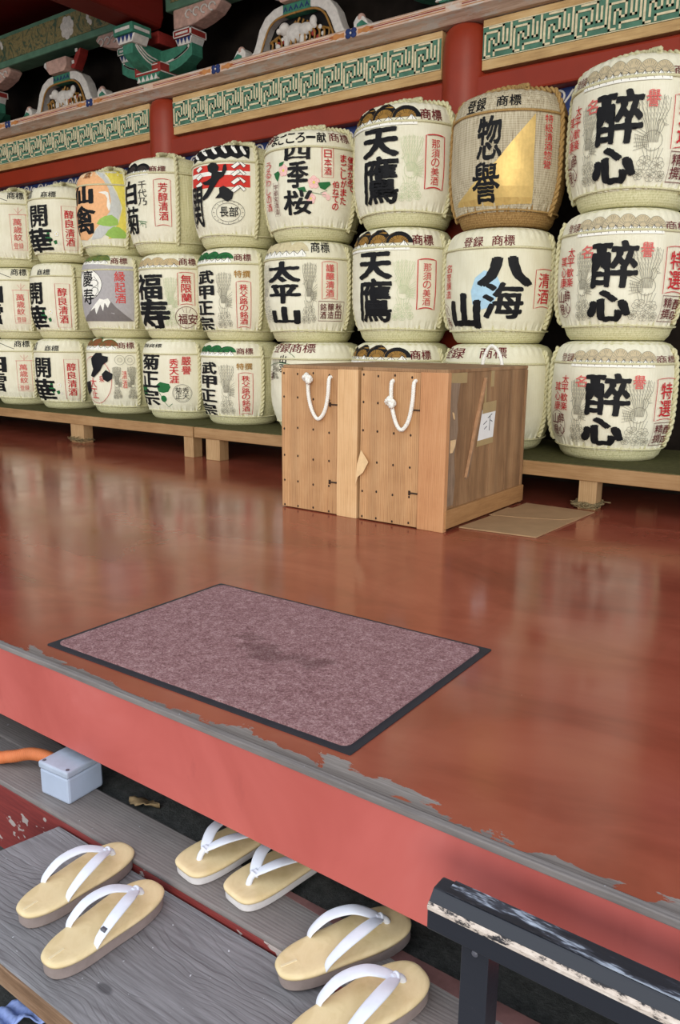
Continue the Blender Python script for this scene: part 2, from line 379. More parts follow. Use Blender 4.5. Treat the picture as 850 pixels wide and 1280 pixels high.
def twisted(mb, path, r, pitch, strands=2, n=6):
    """a laid rope: strands wound round the path"""
    P = [Vector(p) for p in path]; L = [0]
    for a, b in zip(P, P[1:]): L.append(L[-1]+(b-a).length)
    tot = L[-1]; m = max(8, int(tot/pitch*7)); fine = []
    j = 0
    for i in range(m+1):
        d = tot*i/m
        while j < len(L)-2 and L[j+1] < d: j += 1
        t = (d-L[j])/max(1e-9, L[j+1]-L[j]); fine.append(P[j].lerp(P[j+1], t))
    for sidx in range(strands):
        out = []; prev = None
        for i, p in enumerate(fine):
            t = fine[min(i+1, m)]-fine[max(i-1, 0)]; t.normalize()
            a = (t.cross(Vector((.2, .3, .93))) if prev is None else prev-t*prev.dot(t))
            if a.length < 1e-4: a = t.cross(Vector((1, 0, 0)))
            a.normalize(); prev = a; b = t.cross(a)
            ph = 2*PI*(tot*i/m/pitch)+2*PI*sidx/strands
            out.append(p+(a*math.cos(ph)+b*math.sin(ph))*r*.5)
        mb.tube(out, r*.62, n)
    return mb
DESIGNS = {
 'drunken': [
  ('pine','tan','gray',(-0.152,0.436,0.233,0.522),6),
  ('T','maroon','登録',(-0.234,0.455,-0.145,0.497),0,0.0,0.0),
  ('T','maroon','商標',(0.239,0.451,0.37,0.492),0,0.0,0.0),
  ('bird','gray',(-0.15,0.077,-0.055,0.391),0),
  ('bird','gray',(0.096,0.073,0.248,0.398),1),
  ('T','red','太平歓楽',(-0.206,0.228,-0.156,0.395),1,0.01,0.0),
  ('T','red','其心康',(-0.262,0.227,-0.205,0.362),1,0.01,0.0),
  ('E','maroon',(-0.289,0.099,-0.172,0.225),0.002),
  ('T','maroon','醉心',(-0.218,0.114,-0.176,0.216),1,0.01,0.0),
  ('T','maroon','山根',(-0.274,0.107,-0.218,0.212),1,0.01,0.0),
  ('T','pink','名',(-0.118,0.343,-0.061,0.396),1,0.012,0.0),
  ('T','pink','譽',(0.136,0.341,0.191,0.402),1,0.01,0.0),
  ('T','black','醉',(-0.067,0.215,0.13,0.412),1,0.032,0.004),
  ('T','black','心',(-0.08,0.077,0.115,0.21),1,0.062,0.004),
  ('B','red',(0.25,0.194,0.382,0.389),0.003),
  ('T','red','特選',(0.27,0.211,0.354,0.372),1,0.012,0.0),
  ('R','maroon',(0.255,0.08,0.443,0.186),0.003),
  ('T','maroon','醇味',(0.32,0.081,0.415,0.177),1,0.01,0.0),
  ('T','maroon','精撰',(0.262,0.089,0.318,0.18),1,0.01,0.0),
 ],
 'hawk': [
  ('pine','gold','black',(-0.303,0.436,0.169,0.538),4),
  ('T','maroon','商標',(0.182,0.458,0.306,0.512),0,0.015,0.0),
  ('T','black','天',(-0.136,0.299,0.083,0.431),1,0.05,0.003),
  ('T','black','鷹',(-0.142,0.093,0.084,0.307),1,0.022,0.003),
  ('bird','palegreen',(0.077,0.095,0.209,0.403),0),
  ('B','red',(0.215,0.155,0.32,0.396),0.005),
  ('T','red','那須の美酒',(0.243,0.174,0.293,0.375),1,0.0,0.0),
 ],
 'season': [
  ('T','black','まごころ一献',(-0.167,0.469,0.202,0.529),0,0.025,0.0),
  ('T','maroon','商標',(0.212,0.48,0.357,0.531),0,0.01,0.0),
  ('T','maroon','登録',(-0.303,0.488,-0.151,0.553),0,0.01,0.0),
  ('flower','petal','yellow',(-0.049,0.341),0.029),
  ('flower','petal','yellow',(0.128,0.276),0.031),
  ('flower','petal','yellow',(0.111,0.197),0.026),
  ('P','leaf',((-0.122,0.333),(-0.084,0.342),(-0.073,0.327),(-0.093,0.29),(-0.109,0.307))),
  ('P','leaf',((-0.077,0.38),(-0.044,0.387),(-0.055,0.366),(-0.08,0.364))),
  ('P','leaf',((0.149,0.274),(0.216,0.282),(0.222,0.268),(0.188,0.24),(0.163,0.248))),
  ('P','leaf',((0.036,0.249),(0.078,0.255),(0.087,0.231),(0.053,0.227))),
  ('E','petal',(0.172,0.206,0.2,0.232),0),
  ('E','petal',(0.194,0.19,0.22,0.219),0),
  ('L','leaf',((0.163,0.224),(0.202,0.238)),0.002,0),
  ('L','leaf',((0.05,0.236),(0.196,0.214)),0.002,0),
  ('T','black','四',(-0.041,0.388,0.108,0.457),1,0.03,0.003),
  ('T','black','季',(-0.024,0.249,0.099,0.383),1,0.03,0.003),
  ('T','black','桜',(-0.051,0.118,0.119,0.243),1,0.026,0.003),
  ('R','red',(0.172,0.303,0.236,0.449),0.003),
  ('T','red','日本酒',(0.182,0.312,0.227,0.439),1,0.01,0.0),
  ('T','red','優渡かあて',(0.324,0.242,0.381,0.419),1,0.02,0.001),
  ('T','red','まごしがまた',(0.277,0.173,0.321,0.424),1,0.02,0.001),
  ('T','red','伯ねての',(0.229,0.143,0.272,0.289),1,0.02,0.001),
  ('R','maroon',(-0.128,0.12,-0.085,0.286),0.002),
  ('T','maroon','宇都宮酒造',(-0.123,0.127,-0.089,0.279),1,0.0,0.0),
  ('T','red','うるわしの酒',(-0.217,0.148,-0.149,0.4),1,0.0,0.0),
 ],
 'mountain': [
  ('pine','paleGold','tan',(-0.282,0.46,0.112,0.551),4),
  ('T','black','商標',(0.137,0.48,0.255,0.54),0,0.01,0.0),
  ('bird','gray',(0.086,0.093,0.177,0.442),0),
  ('bird','gray',(-0.281,0.102,-0.103,0.44),1),
  ('T','black','太',(-0.154,0.323,0.084,0.439),1,0.05,0.003),
  ('T','black','平',(-0.138,0.209,0.084,0.313),1,0.048,0.003),
  ('T','black','山',(-0.124,0.097,0.078,0.193),1,0.055,0.003),
  ('B','pink',(0.204,0.232,0.294,0.437),0.003),
  ('T','pink','謹醸清酒',(0.223,0.245,0.277,0.424),1,0.02,0.0),
  ('R','maroon',(0.185,0.116,0.342,0.222),0.003),
  ('T','maroon','秋田',(0.284,0.126,0.329,0.214),1,0.01,0.0),
  ('T','maroon','醸造',(0.237,0.126,0.278,0.213),1,0.01,0.0),
  ('T','maroon','銘酒',(0.192,0.125,0.231,0.212),1,0.01,0.0),
 ],
 'crane_field': [
  ('T','maroon','登録商標',(-0.224,0.488,0.135,0.547),0,0.01,0.0),
  ('T','black','出羽',(-0.117,0.368,-0.054,0.476),1,0.025,0.002),
  ('L','leaf',((-0.265,0.404),(-0.185,0.42),(-0.115,0.428),(-0.02,0.42)),0.003,0),
  ('L','leaf',((-0.047,0.494),(-0.016,0.478),(0.006,0.462)),0.003,0),
  ('bird','gray',(-0.23,0.323,-0.113,0.458),0),
  ('T','black','大吟醸酒',(-0.203,0.33,-0.169,0.411),1,0,0.0),
  ('R','maroon',(-0.239,0.32,-0.186,0.368),0.002),
  ('T','maroon','銘醸',(-0.229,0.324,-0.191,0.363),1,0.0,0.0),
 ],
 'straw': [
  ('P','goldleaf',((0.222,0.439),(0.223,0.253),(0.237,0.086),(0.036,0.078),(-0.232,0.093),(-0.11,0.146),(0.048,0.255),(0.147,0.362))),
  ('T','black','登録',(-0.139,0.458,-0.018,0.52),0,0.02,0.0),
  ('T','black','商標',(0.029,0.467,0.154,0.518),0,0.02,0.0),
  ('T','black','惣',(-0.054,0.262,0.072,0.437),1,0.024,0.004),
  ('T','black','譽',(-0.075,0.091,0.068,0.255),1,0.019,0.004),
  ('T','red','特級清酒惣誉',(0.27,0.225,0.321,0.441),1,0.0,0.0),
 ],
 'ocean': [
  ('T','maroon','登録',(-0.129,0.454,-0.01,0.508),0,0.015,0.0),
  ('T','maroon','商標',(0.03,0.457,0.147,0.51),0,0.015,0.0),
  ('P','snowblue',((-0.041,0.311),(0.003,0.345),(0.061,0.329),(0.085,0.281),(0.074,0.227),(0.04,0.172),(-0.013,0.159),(-0.053,0.187),(-0.063,0.25))),
  ('T','black','八',(-0.03,0.268,0.244,0.411),1,0.07,0.003),
  ('T','black','海',(0.001,0.114,0.203,0.289),1,0.032,0.003),
  ('T','black','山',(-0.202,0.068,-0.011,0.244),1,0.06,0.003),
  ('B','red',(0.26,0.167,0.379,0.354),0.003),
  ('T','red','清酒',(0.276,0.187,0.356,0.338),1,0.01,0.0),
  ('T','red','名誉醸造',(-0.263,0.218,-0.199,0.386),1,0.0,0.0),
  ('E','maroon',(-0.345,0.069,-0.209,0.192),0.002),
  ('T','maroon','八海',(-0.289,0.08,-0.227,0.178),1,0.0,0.0),
 ],
 'hidden': [
  ('T','maroon','登録',(-0.316,0.472,-0.085,0.532),0,0.012,0.0),
  ('T','maroon','商標',(0.003,0.477,0.15,0.538),0,0.012,0.0),
  ('T','black','八海山',(-0.291,0.112,-0.015,0.446),1,0.04,0.003),
 ],
 'stripe': [
  ('F','flagred',(-0.095,0.314,0.338,0.437),0),
  ('F','white',(-0.095,0.378,0.338,0.4),0),
  ('P','black',((-0.164,0.553),(-0.064,0.558),(0.092,0.554),(0.208,0.554),(0.3,0.546),(0.348,0.537),(0.342,0.5),(0.334,0.466),(0.301,0.481),(0.266,0.465),(0.226,0.479),(0.191,0.464),(0.153,0.476),(0.115,0.462),(0.07,0.476),(0.031,0.46),(-0.026,0.476),(-0.08,0.462),(-0.164,0.509))),
  ('P','white',((-0.164,0.543),(-0.165,0.548),(-0.021,0.488),(-0.011,0.476),(-0.044,0.481),(-0.164,0.531))),
  ('P','white',((-0.051,0.546),(-0.015,0.545),(0.057,0.499),(0.064,0.487),(0.044,0.49),(-0.03,0.53))),
  ('P','white',((0.065,0.542),(0.086,0.544),(0.131,0.503),(0.136,0.492),(0.119,0.493),(0.076,0.528))),
  ('P','white',((0.147,0.542),(0.165,0.545),(0.197,0.507),(0.201,0.496),(0.186,0.496),(0.153,0.528))),
  ('P','white',((0.22,0.54),(0.236,0.544),(0.262,0.507),(0.264,0.496),(0.25,0.496),(0.224,0.526))),
  ('P','white',((0.281,0.533),(0.297,0.538),(0.318,0.501),(0.319,0.49),(0.305,0.489),(0.283,0.518))),
  ('P','white',((0.226,0.423),(0.266,0.45),(0.282,0.437),(0.244,0.41))),
  ('L','black',((0.226,0.423),(0.266,0.45),(0.282,0.437),(0.244,0.41)),0.003,1),
  ('P','white',((0.269,0.448),(0.283,0.451),(0.314,0.43),(0.3,0.417))),
  ('L','black',((0.269,0.448),(0.283,0.451),(0.314,0.43),(0.3,0.417)),0.003,1),
  ('P','white',((-0.034,0.422),(0.017,0.437),(0.036,0.42),(-0.006,0.403))),
  ('L','black',((-0.034,0.422),(0.017,0.437),(0.036,0.42),(-0.006,0.403)),0.003,1),
  ('P','white',((0.225,0.381),(0.265,0.408),(0.281,0.394),(0.243,0.368))),
  ('L','black',((0.225,0.381),(0.265,0.408),(0.281,0.394),(0.243,0.368)),0.003,1),
  ('P','white',((0.268,0.406),(0.282,0.408),(0.313,0.388),(0.299,0.375))),
  ('L','black',((0.268,0.406),(0.282,0.408),(0.313,0.388),(0.299,0.375)),0.003,1),
  ('P','white',((-0.034,0.378),(0.018,0.394),(0.036,0.378),(-0.006,0.36))),
  ('L','black',((-0.034,0.378),(0.018,0.394),(0.036,0.378),(-0.006,0.36)),0.003,1),
  ('P','white',((0.224,0.339),(0.264,0.366),(0.28,0.352),(0.242,0.325))),
  ('L','black',((0.224,0.339),(0.264,0.366),(0.28,0.352),(0.242,0.325)),0.003,1),
  ('P','white',((0.267,0.364),(0.281,0.366),(0.312,0.346),(0.298,0.333))),
  ('L','black',((0.267,0.364),(0.281,0.366),(0.312,0.346),(0.298,0.333)),0.003,1),
  ('P','white',((-0.035,0.336),(0.018,0.352),(0.035,0.335),(-0.008,0.318))),
  ('L','black',((-0.035,0.336),(0.018,0.352),(0.035,0.335),(-0.008,0.318)),0.003,1),
  ('P','white',((0.223,0.297),(0.263,0.324),(0.28,0.31),(0.241,0.283))),
  ('L','black',((0.223,0.297),(0.263,0.324),(0.28,0.31),(0.241,0.283)),0.003,1),
  ('P','white',((0.266,0.322),(0.28,0.324),(0.311,0.304),(0.297,0.291))),
  ('L','black',((0.266,0.322),(0.28,0.324),(0.311,0.304),(0.297,0.291)),0.003,1),
  ('P','black',((0.074,0.433),(0.102,0.448),(0.136,0.442),(0.153,0.422),(0.145,0.397),(0.173,0.394),(0.182,0.431),(0.198,0.436),(0.203,0.406),(0.181,0.371),(0.154,0.355),(0.131,0.326),(0.101,0.289),(0.07,0.261),(0.034,0.248),(0.029,0.265),(0.072,0.302),(0.091,0.328),(0.05,0.332),(0.032,0.346),(0.074,0.352),(0.103,0.365),(0.106,0.39),(0.082,0.402))),
  ('P','black',((0.153,0.309),(0.18,0.32),(0.212,0.305),(0.239,0.281),(0.229,0.249),(0.201,0.235),(0.164,0.256),(0.126,0.255),(0.155,0.281))),
  ('T','black','関',(-0.089,0.106,0.027,0.328),1,0.02,0.003),
  ('E','black',(0.098,0.115,0.302,0.242),0.002),
  ('E','black',(0.129,0.129,0.277,0.227),0.002),
  ('T','black','長部',(0.15,0.153,0.266,0.209),0,0.01,0.0),
  ('L','black',((0.286,0.179),(0.295,0.179)),0.002,0),
  ('L','black',((0.28,0.157),(0.288,0.155)),0.002,0),
  ('L','black',((0.262,0.139),(0.268,0.135)),0.002,0),
  ('L','black',((0.234,0.127),(0.238,0.122)),0.002,0),
  ('L','black',((0.202,0.123),(0.201,0.117)),0.002,0),
  ('L','black',((0.169,0.128),(0.164,0.122)),0.002,0),
  ('L','black',((0.141,0.14),(0.133,0.136)),0.002,0),
  ('L','black',((0.124,0.159),(0.113,0.157)),0.002,0),
  ('L','black',((0.118,0.18),(0.107,0.181)),0.002,0),
  ('L','black',((0.127,0.201),(0.118,0.204)),0.002,0),
  ('L','black',((0.148,0.218),(0.141,0.222)),0.002,0),
  ('L','black',((0.176,0.229),(0.173,0.235)),0.002,0),
  ('L','black',((0.208,0.233),(0.208,0.239)),0.002,0),
  ('L','black',((0.238,0.229),(0.242,0.234)),0.002,0),
  ('L','black',((0.264,0.217),(0.27,0.222)),0.002,0),
  ('L','black',((0.281,0.2),(0.289,0.202)),0.002,0),
 ],
 'armour': [
  ('pine','leaf','black',(-0.179,0.457,0.192,0.528),4),
  ('T','maroon','商標',(0.207,0.466,0.322,0.511),0,0.01,0.0),
  ('bird','gray',(0.079,0.067,0.198,0.416),0),
  ('T','black','武',(-0.09,0.336,0.072,0.417),1,0.036,0.002),
  ('T','black','甲',(-0.098,0.246,0.07,0.328),1,0.036,0.002),
  ('T','black','正',(-0.124,0.153,0.065,0.237),1,0.036,0.002),
  ('T','black','宗',(-0.18,0.055,0.047,0.144),1,0.036,0.002),
  ('T','ochre','特撰',(0.207,0.368,0.313,0.414),0,0.02,0.0),
  ('B','red',(0.222,0.074,0.313,0.351),0.003),
  ('T','red','秩父路の銘酒',(0.24,0.095,0.295,0.333),1,0.01,0.0),
 ],
 'chrysanthemum': [
  ('pine','charcoal','black',(-0.097,0.44,0.197,0.517),3),
  ('T','maroon','商標',(0.2,0.449,0.315,0.491),0,0.01,0.0),
  ('T','black','白',(-0.058,0.277,0.103,0.418),1,0.03,0.003),
  ('T','black','菊',(-0.05,0.11,0.111,0.268),1,0.019,0.003),
  ('T','black','千代乃',(0.113,0.266,0.187,0.41),1,0.0,0.001),
  ('B','red',(0.234,0.146,0.34,0.415),0.003),
  ('T','red','芳醇清酒',(0.26,0.178,0.323,0.394),1,0.01,0.0),
  ('L','leaf',((0.107,0.183),(0.174,0.173)),0.004,0),
  ('L','leaf',((0.12,0.171),(0.164,0.162),(0.162,0.139)),0.004,0),
  ('L','leaf',((0.117,0.157),(0.14,0.172),(0.141,0.146)),0.003,0),
 ],
 'fortune': [
  ('pine','brass','gray',(-0.178,0.445,0.244,0.527),4),
  ('T','maroon','商標',(0.247,0.469,0.374,0.52),0,0.01,0.0),
  ('bird','palegreen',(0.13,0.073,0.241,0.409),0),
  ('T','black','福',(-0.134,0.252,0.134,0.42),1,0.03,0.003),
  ('T','black','寿',(-0.129,0.059,0.182,0.26),1,0.042,0.003),
  ('B','red',(0.238,0.216,0.349,0.427),0.003),
  ('T','red','無限蘭',(0.256,0.237,0.331,0.412),1,0.01,0.0),
  ('E','maroon',(0.215,0.07,0.367,0.208),0.003),
  ('T','maroon','福安',(0.23,0.092,0.368,0.163),0,0.01,0.0),
  ('L','maroon',((0.29,0.201),(0.29,0.167)),0.002,0),
  ('L','maroon',((0.262,0.196),(0.274,0.17)),0.002,0),
  ('L','maroon',((0.321,0.197),(0.307,0.17)),0.002,0),
 ],
 'chrysgreen': [
  ('T','black','登録商標',(-0.164,0.494,0.113,0.522),0,0.015,0.0),
  ('P','leaf',((0.065,0.241),(0.098,0.263),(0.136,0.256),(0.167,0.251),(0.177,0.228),(0.158,0.197),(0.119,0.188),(0.081,0.195))),
  ('L','leaf',((0.087,0.19),(0.122,0.125),(0.149,0.091),(0.181,0.114)),0.004,0),
  ('E','leaf',(0.097,0.125,0.142,0.17),0),
  ('P','leaf',((-0.164,0.217),(-0.042,0.242),(-0.047,0.171),(-0.164,0.15))),
  ('T','black','菊',(-0.099,0.344,0.1,0.455),1,0.032,0.002),
  ('T','black','正',(-0.123,0.222,0.095,0.334),1,0.032,0.002),
  ('T','black','宗',(-0.164,0.095,0.083,0.212),1,0.032,0.002),
  ('T','red','嚴譽',(0.254,0.314,0.326,0.438),1,0.012,0.0),
  ('T','red','秀天涯',(0.171,0.254,0.24,0.423),1,0.018,0.0),
  ('E','black',(0.191,0.126,0.323,0.248),0.002),
  ('E','black',(0.199,0.134,0.315,0.241),0.001),
  ('T','black','秀天',(0.255,0.146,0.305,0.229),1,0.0,0.0),
  ('T','black','菊正',(0.207,0.146,0.255,0.229),1,0.0,0.0),
 ],
 'hermit': [
  ('P','orange',((-0.141,0.56),(-0.001,0.559),(0.128,0.539),(0.215,0.482),(0.253,0.427),(0.267,0.346),(0.255,0.28),(0.201,0.214),(0.14,0.172),(0.087,0.119),(0.023,0.098),(-0.141,0.113),(-0.141,0.157),(-0.14,0.36))),
  ('P','yellow',((0.195,0.559),(0.416,0.576),(0.394,0.343),(0.407,0.119),(0.229,0.104),(0.315,0.206),(0.348,0.306),(0.314,0.402),(0.255,0.499))),
  ('P','silver',((0.145,0.538),(0.211,0.528),(0.279,0.444),(0.333,0.349),(0.335,0.284),(0.303,0.206),(0.235,0.149),(0.172,0.106),(0.077,0.098),(0.148,0.171),(0.204,0.212),(0.257,0.28),(0.27,0.346),(0.255,0.427),(0.218,0.482))),
  ('P','white',((0.176,0.402),(0.229,0.408),(0.251,0.4),(0.257,0.356),(0.264,0.313),(0.249,0.28),(0.236,0.313),(0.242,0.362),(0.228,0.386))),
  ('P','lime',((0.147,0.199),(0.176,0.228),(0.217,0.249),(0.268,0.257),(0.311,0.228),(0.312,0.193),(0.251,0.182),(0.199,0.186))),
  ('P','lime',((0.208,0.128),(0.236,0.158),(0.279,0.183),(0.32,0.178),(0.358,0.154),(0.382,0.125),(0.358,0.108),(0.257,0.107))),
  ('T','black','仙',(-0.141,0.33,0.134,0.455),1,0.045,0.003),
  ('T','black','禽',(-0.141,0.133,0.15,0.324),1,0.028,0.003),
  ('T','brown','清酒',(0.019,0.497,0.105,0.539),1,0.01,0.0),
 ],
 'volcano': [
  ('pine','mossy','leaf',(-0.136,0.488,0.192,0.558),3),
  ('T','maroon','商標',(0.209,0.486,0.335,0.533),0,0.01,0.0),
  ('P','steel',((-0.137,0.496),(0.081,0.49),(0.196,0.481),(0.293,0.476),(0.367,0.472),(0.362,0.337),(0.36,0.111),(0.17,0.109),(-0.136,0.117),(-0.136,0.286))),
  ('P','rock',((-0.136,0.111),(-0.004,0.161),(0.074,0.217),(0.124,0.26),(0.157,0.253),(0.188,0.262),(0.244,0.2),(0.3,0.153),(0.358,0.111))),
  ('P','white',((0.024,0.176),(0.074,0.217),(0.124,0.26),(0.157,0.253),(0.188,0.262),(0.205,0.238),(0.183,0.199),(0.163,0.233),(0.144,0.177),(0.127,0.222),(0.084,0.154),(0.078,0.2))),
  ('E','white',(-0.112,0.254,0.148,0.457),0),
  ('E','black',(-0.112,0.254,0.148,0.457),0.003),
  ('T','black','慶寿',(-0.061,0.218,0.082,0.455),1,0.019,0.003),
  ('L','black',((0.086,0.408),(0.122,0.368),(0.11,0.301),(0.076,0.268)),0.003,0),
  ('E','black',(0.05,0.34,0.117,0.385),0.003),
  ('E','black',(0.054,0.279,0.125,0.335),0.003),
  ('T','scarlet','縁起酒',(0.236,0.227,0.311,0.442),1,0.015,0.0),
 ],
 'plum': [
  ('pine','brown','leaf',(-0.131,0.468,0.229,0.55),3),
  ('T','maroon','商標',(0.235,0.477,0.363,0.525),0,0.01,0.0),
  ('E','gray',(0.22,0.364,0.288,0.431),0.002),
  ('E','gray',(0.289,0.364,0.357,0.431),0.002),
  ('E','gray',(0.24,0.383,0.27,0.412),0.002),
  ('E','gray',(0.308,0.383,0.338,0.412),0.002),
  ('bird','gray',(0.193,0.111,0.264,0.361),0),
  ('bird','gray',(0.299,0.11,0.369,0.361),1),
  ('T','scarlet','清酒',(0.265,0.191,0.3,0.323),1,0.0,0.0),
  ('E','red',(-0.13,0.079,0.192,0.42),0.003),
  ('T','red','大正',(-0.016,0.113,0.065,0.272),1,0.0,0.0),
  ('T','red','泉',(0.09,0.237,0.136,0.284),1,0.0,0.0),
  ('P','black',((0.015,0.406),(0.074,0.451),(0.116,0.448),(0.128,0.427),(0.172,0.421),(0.168,0.388),(0.131,0.363),(0.105,0.32),(0.036,0.269),(0.003,0.28),(0.035,0.331),(0.02,0.367))),
  ('P','black',((0.118,0.294),(0.152,0.326),(0.167,0.317),(0.202,0.298),(0.195,0.261),(0.162,0.239),(0.127,0.257))),
  ('P','black',((-0.131,0.224),(-0.017,0.242),(-0.015,0.168),(-0.132,0.11),(-0.131,0.123))),
 ],
 'camellia': [
  ('T','black','登録',(-0.135,0.459,-0.021,0.525),1,0.0,0.0),
  ('T','black','商標',(0.075,0.451,0.208,0.503),0,0.015,0.0),
  ('P','leaf',((0.1,0.166),(0.119,0.207),(0.139,0.214),(0.14,0.174),(0.159,0.163),(0.139,0.126),(0.117,0.146))),
  ('P','leaf',((0.163,0.144),(0.189,0.153),(0.196,0.127),(0.173,0.12))),
  ('flower','white','yellow',(0.194,0.195),0.018),
  ('flower','white','petal',(0.204,0.128),0.011),
  ('T','black','開',(-0.047,0.249,0.134,0.406),1,0.027,0.003),
  ('T','black','華',(-0.134,0.054,0.16,0.242),1,0.027,0.003),
  ('R','red',(0.24,0.082,0.346,0.395),0.003),
  ('T','red','醇良清酒',(0.257,0.107,0.327,0.368),1,0.012,0.0),
 ],
 'snow': [
  ('L','black',((0.034,0.529),(0.123,0.509),(0.181,0.489),(0.234,0.472)),0.004,0),
  ('T','black','商標',(0.227,0.485,0.362,0.542),0,0.015,0.0),
  ('T','black','白',(-0.101,0.275,0.159,0.434),1,0.035,0.003),
  ('T','black','雪',(-0.101,0.112,0.151,0.268),1,0.024,0.003),
  ('R','pink',(0.246,0.118,0.359,0.375),0.002),
  ('L','pink',((0.239,0.374),(0.376,0.377)),0.003,0),
  ('L','pink',((0.28,0.417),(0.306,0.383),(0.337,0.417)),0.002,0),
  ('L','pink',((0.309,0.427),(0.306,0.378)),0.002,0),
  ('T','pink','萬歳紋',(0.264,0.185,0.329,0.347),1,0.01,0.0),
  ('R','pink',(0.244,0.124,0.345,0.179),0.001),
  ('T','pink','登録',(0.258,0.127,0.332,0.173),0,0.0,0.0),
 ],
}
BARRELS = {
 'Abot': (-6.1, 0.204, 0.9550, 0.985, -10),
 'Amid': (-6.07, 0.735, 0.9982, 0.985, -10),
 'Atop': (-6.06, 1.29, 1.0216, 1.0, -7),
 'Bbot': (-5.49, 0.204, 0.9658, 0.985, -6),
 'Bmid': (-5.475, 0.741, 1.0054, 0.985, -14),
 'Btop': (-5.436, 1.3, 0.9676, 0.97, -2),
 'Cbot': (-4.82, 0.204, 0.9820, 1.0, -10),
 'Cmid': (-4.815, 0.75, 1.0216, 1.0, -9),
 'Ctop': (-4.868, 1.318, 1.0144, 0.91, -8),
 'Dbot': (-4.214, 0.204, 0.9748, 0.96, -7),
 'Dmid': (-4.216, 0.746, 0.9964, 0.96, -4),
 'Dtop': (-4.285, 1.3, 1.0755, 1.0, -20),
 'Ebot': (-3.64, 0.204, 0.9604, 0.96, -8),
 'Emid': (-3.645, 0.738, 1.0180, 0.96, -8),
 'Etop': (-3.652, 1.304, 1.0540, 1.0, -11),
 'Fbot': (-3.015, 0.204, 0.9550, 1.0, 8),
 'Fmid': (-3.06, 0.735, 1.0270, 1.0, 8),
 'Ftop': (-3.048, 1.306, 1.0629, 1.0, 12),
 'Gbot': (-2.407, 0.204, 0.9658, 1.0, 3),
 'Gmid': (-2.413, 0.741, 1.0701, 0.985, 3),
 'Gtop': (-2.404, 1.336, 1.0827, 1.0, 6),
 'Hbot': (-1.808, 0.204, 0.9604, 1.0, 2),
 'Hmid': (-1.826, 0.738, 0.9964, 0.985, 8),
 'Htop': (-1.811, 1.292, 1.1025, 0.985, 3),
 'Ibot': (-1.205, 0.204, 0.9946, 1.0, 6),
 'Imid': (-1.21, 0.757, 1.0324, 1.0, 4),
 'Itop': (-1.198, 1.331, 1.1043, 1.0, -4),
}
# ------------------------------------------------------------------ sake barrels
BR = .285
PROFILE = [(.212,0.),(.230,.02),(.240,.045),(.251,.07),(.267,.11),(.2785,.16),(.284,.22),(.2855,.34),(.283,.42),(.2785,.46),(.271,.49),(.257,.52),(.238,.54),(.20,.552),(.12,.556)]
def prad(z):
    if z <= 0: return PROFILE[0][0]
    for (r0, z0), (r1, z1) in zip(PROFILE, PROFILE[1:]):
        if z <= z1: return r0+(r1-r0)*(z-z0)/max(1e-6, z1-z0)
    return PROFILE[-1][0]
HALF = R(75)
def paper_rad(a, z):
    """the sheet hugs the belly, is gathered in pleats at the bottom and folded over the rim"""
    r = prad(z)+.004
    if z < .115:
        k = ((.115-z)/.063)**1.3
        r += .0045*k*(math.sin(a*46+2*math.sin(a*9))+.6*math.sin(a*83+1.7))-.002*k
    if z > .47: r += .0018*min(1, (z-.47)/.05)*math.sin(a*38+1.3*math.sin(a*7))
    return r+.0012*math.sin(a*11+z*30)
def on_barrel(u, z, off):
    a = u/BR; r = paper_rad(a, z)+off
    return (r*math.sin(a), -r*math.cos(a), z+(off*.6 if z > .53 else 0))
FONT = None
GLYPHS = {}
def glyph(ch, bold):
    """one character as flat triangles, measured in ems, with its bounding box"""
    key = (ch, bold)
    if key in GLYPHS: return GLYPHS[key]
    cu = bpy.data.curves.new('glyph', 'FONT'); cu.body = ch; cu.size = 1; cu.offset = bold; cu.fill_mode = 'FRONT'; cu.resolution_u = 3
    ob = bpy.data.objects.new('glyph', cu); COL.objects.link(ob)
    dg = bpy.context.evaluated_depsgraph_get(); me = ob.evaluated_get(dg).to_mesh()
    vs = [(v.co.x, v.co.y) for v in me.vertices]; fs = [tuple(p.vertices) for p in me.polygons]
    ob.evaluated_get(dg).to_mesh_clear(); bpy.data.objects.remove(ob); bpy.data.curves.remove(cu)
    if not vs: vs = [(0, 0), (1, 0), (1, 1)]; fs = [(0, 1, 2)]
    xs = [v[0] for v in vs]; ys = [v[1] for v in vs]
    GLYPHS[key] = (vs, fs, (min(xs), min(ys), max(xs), max(ys))); return GLYPHS[key]
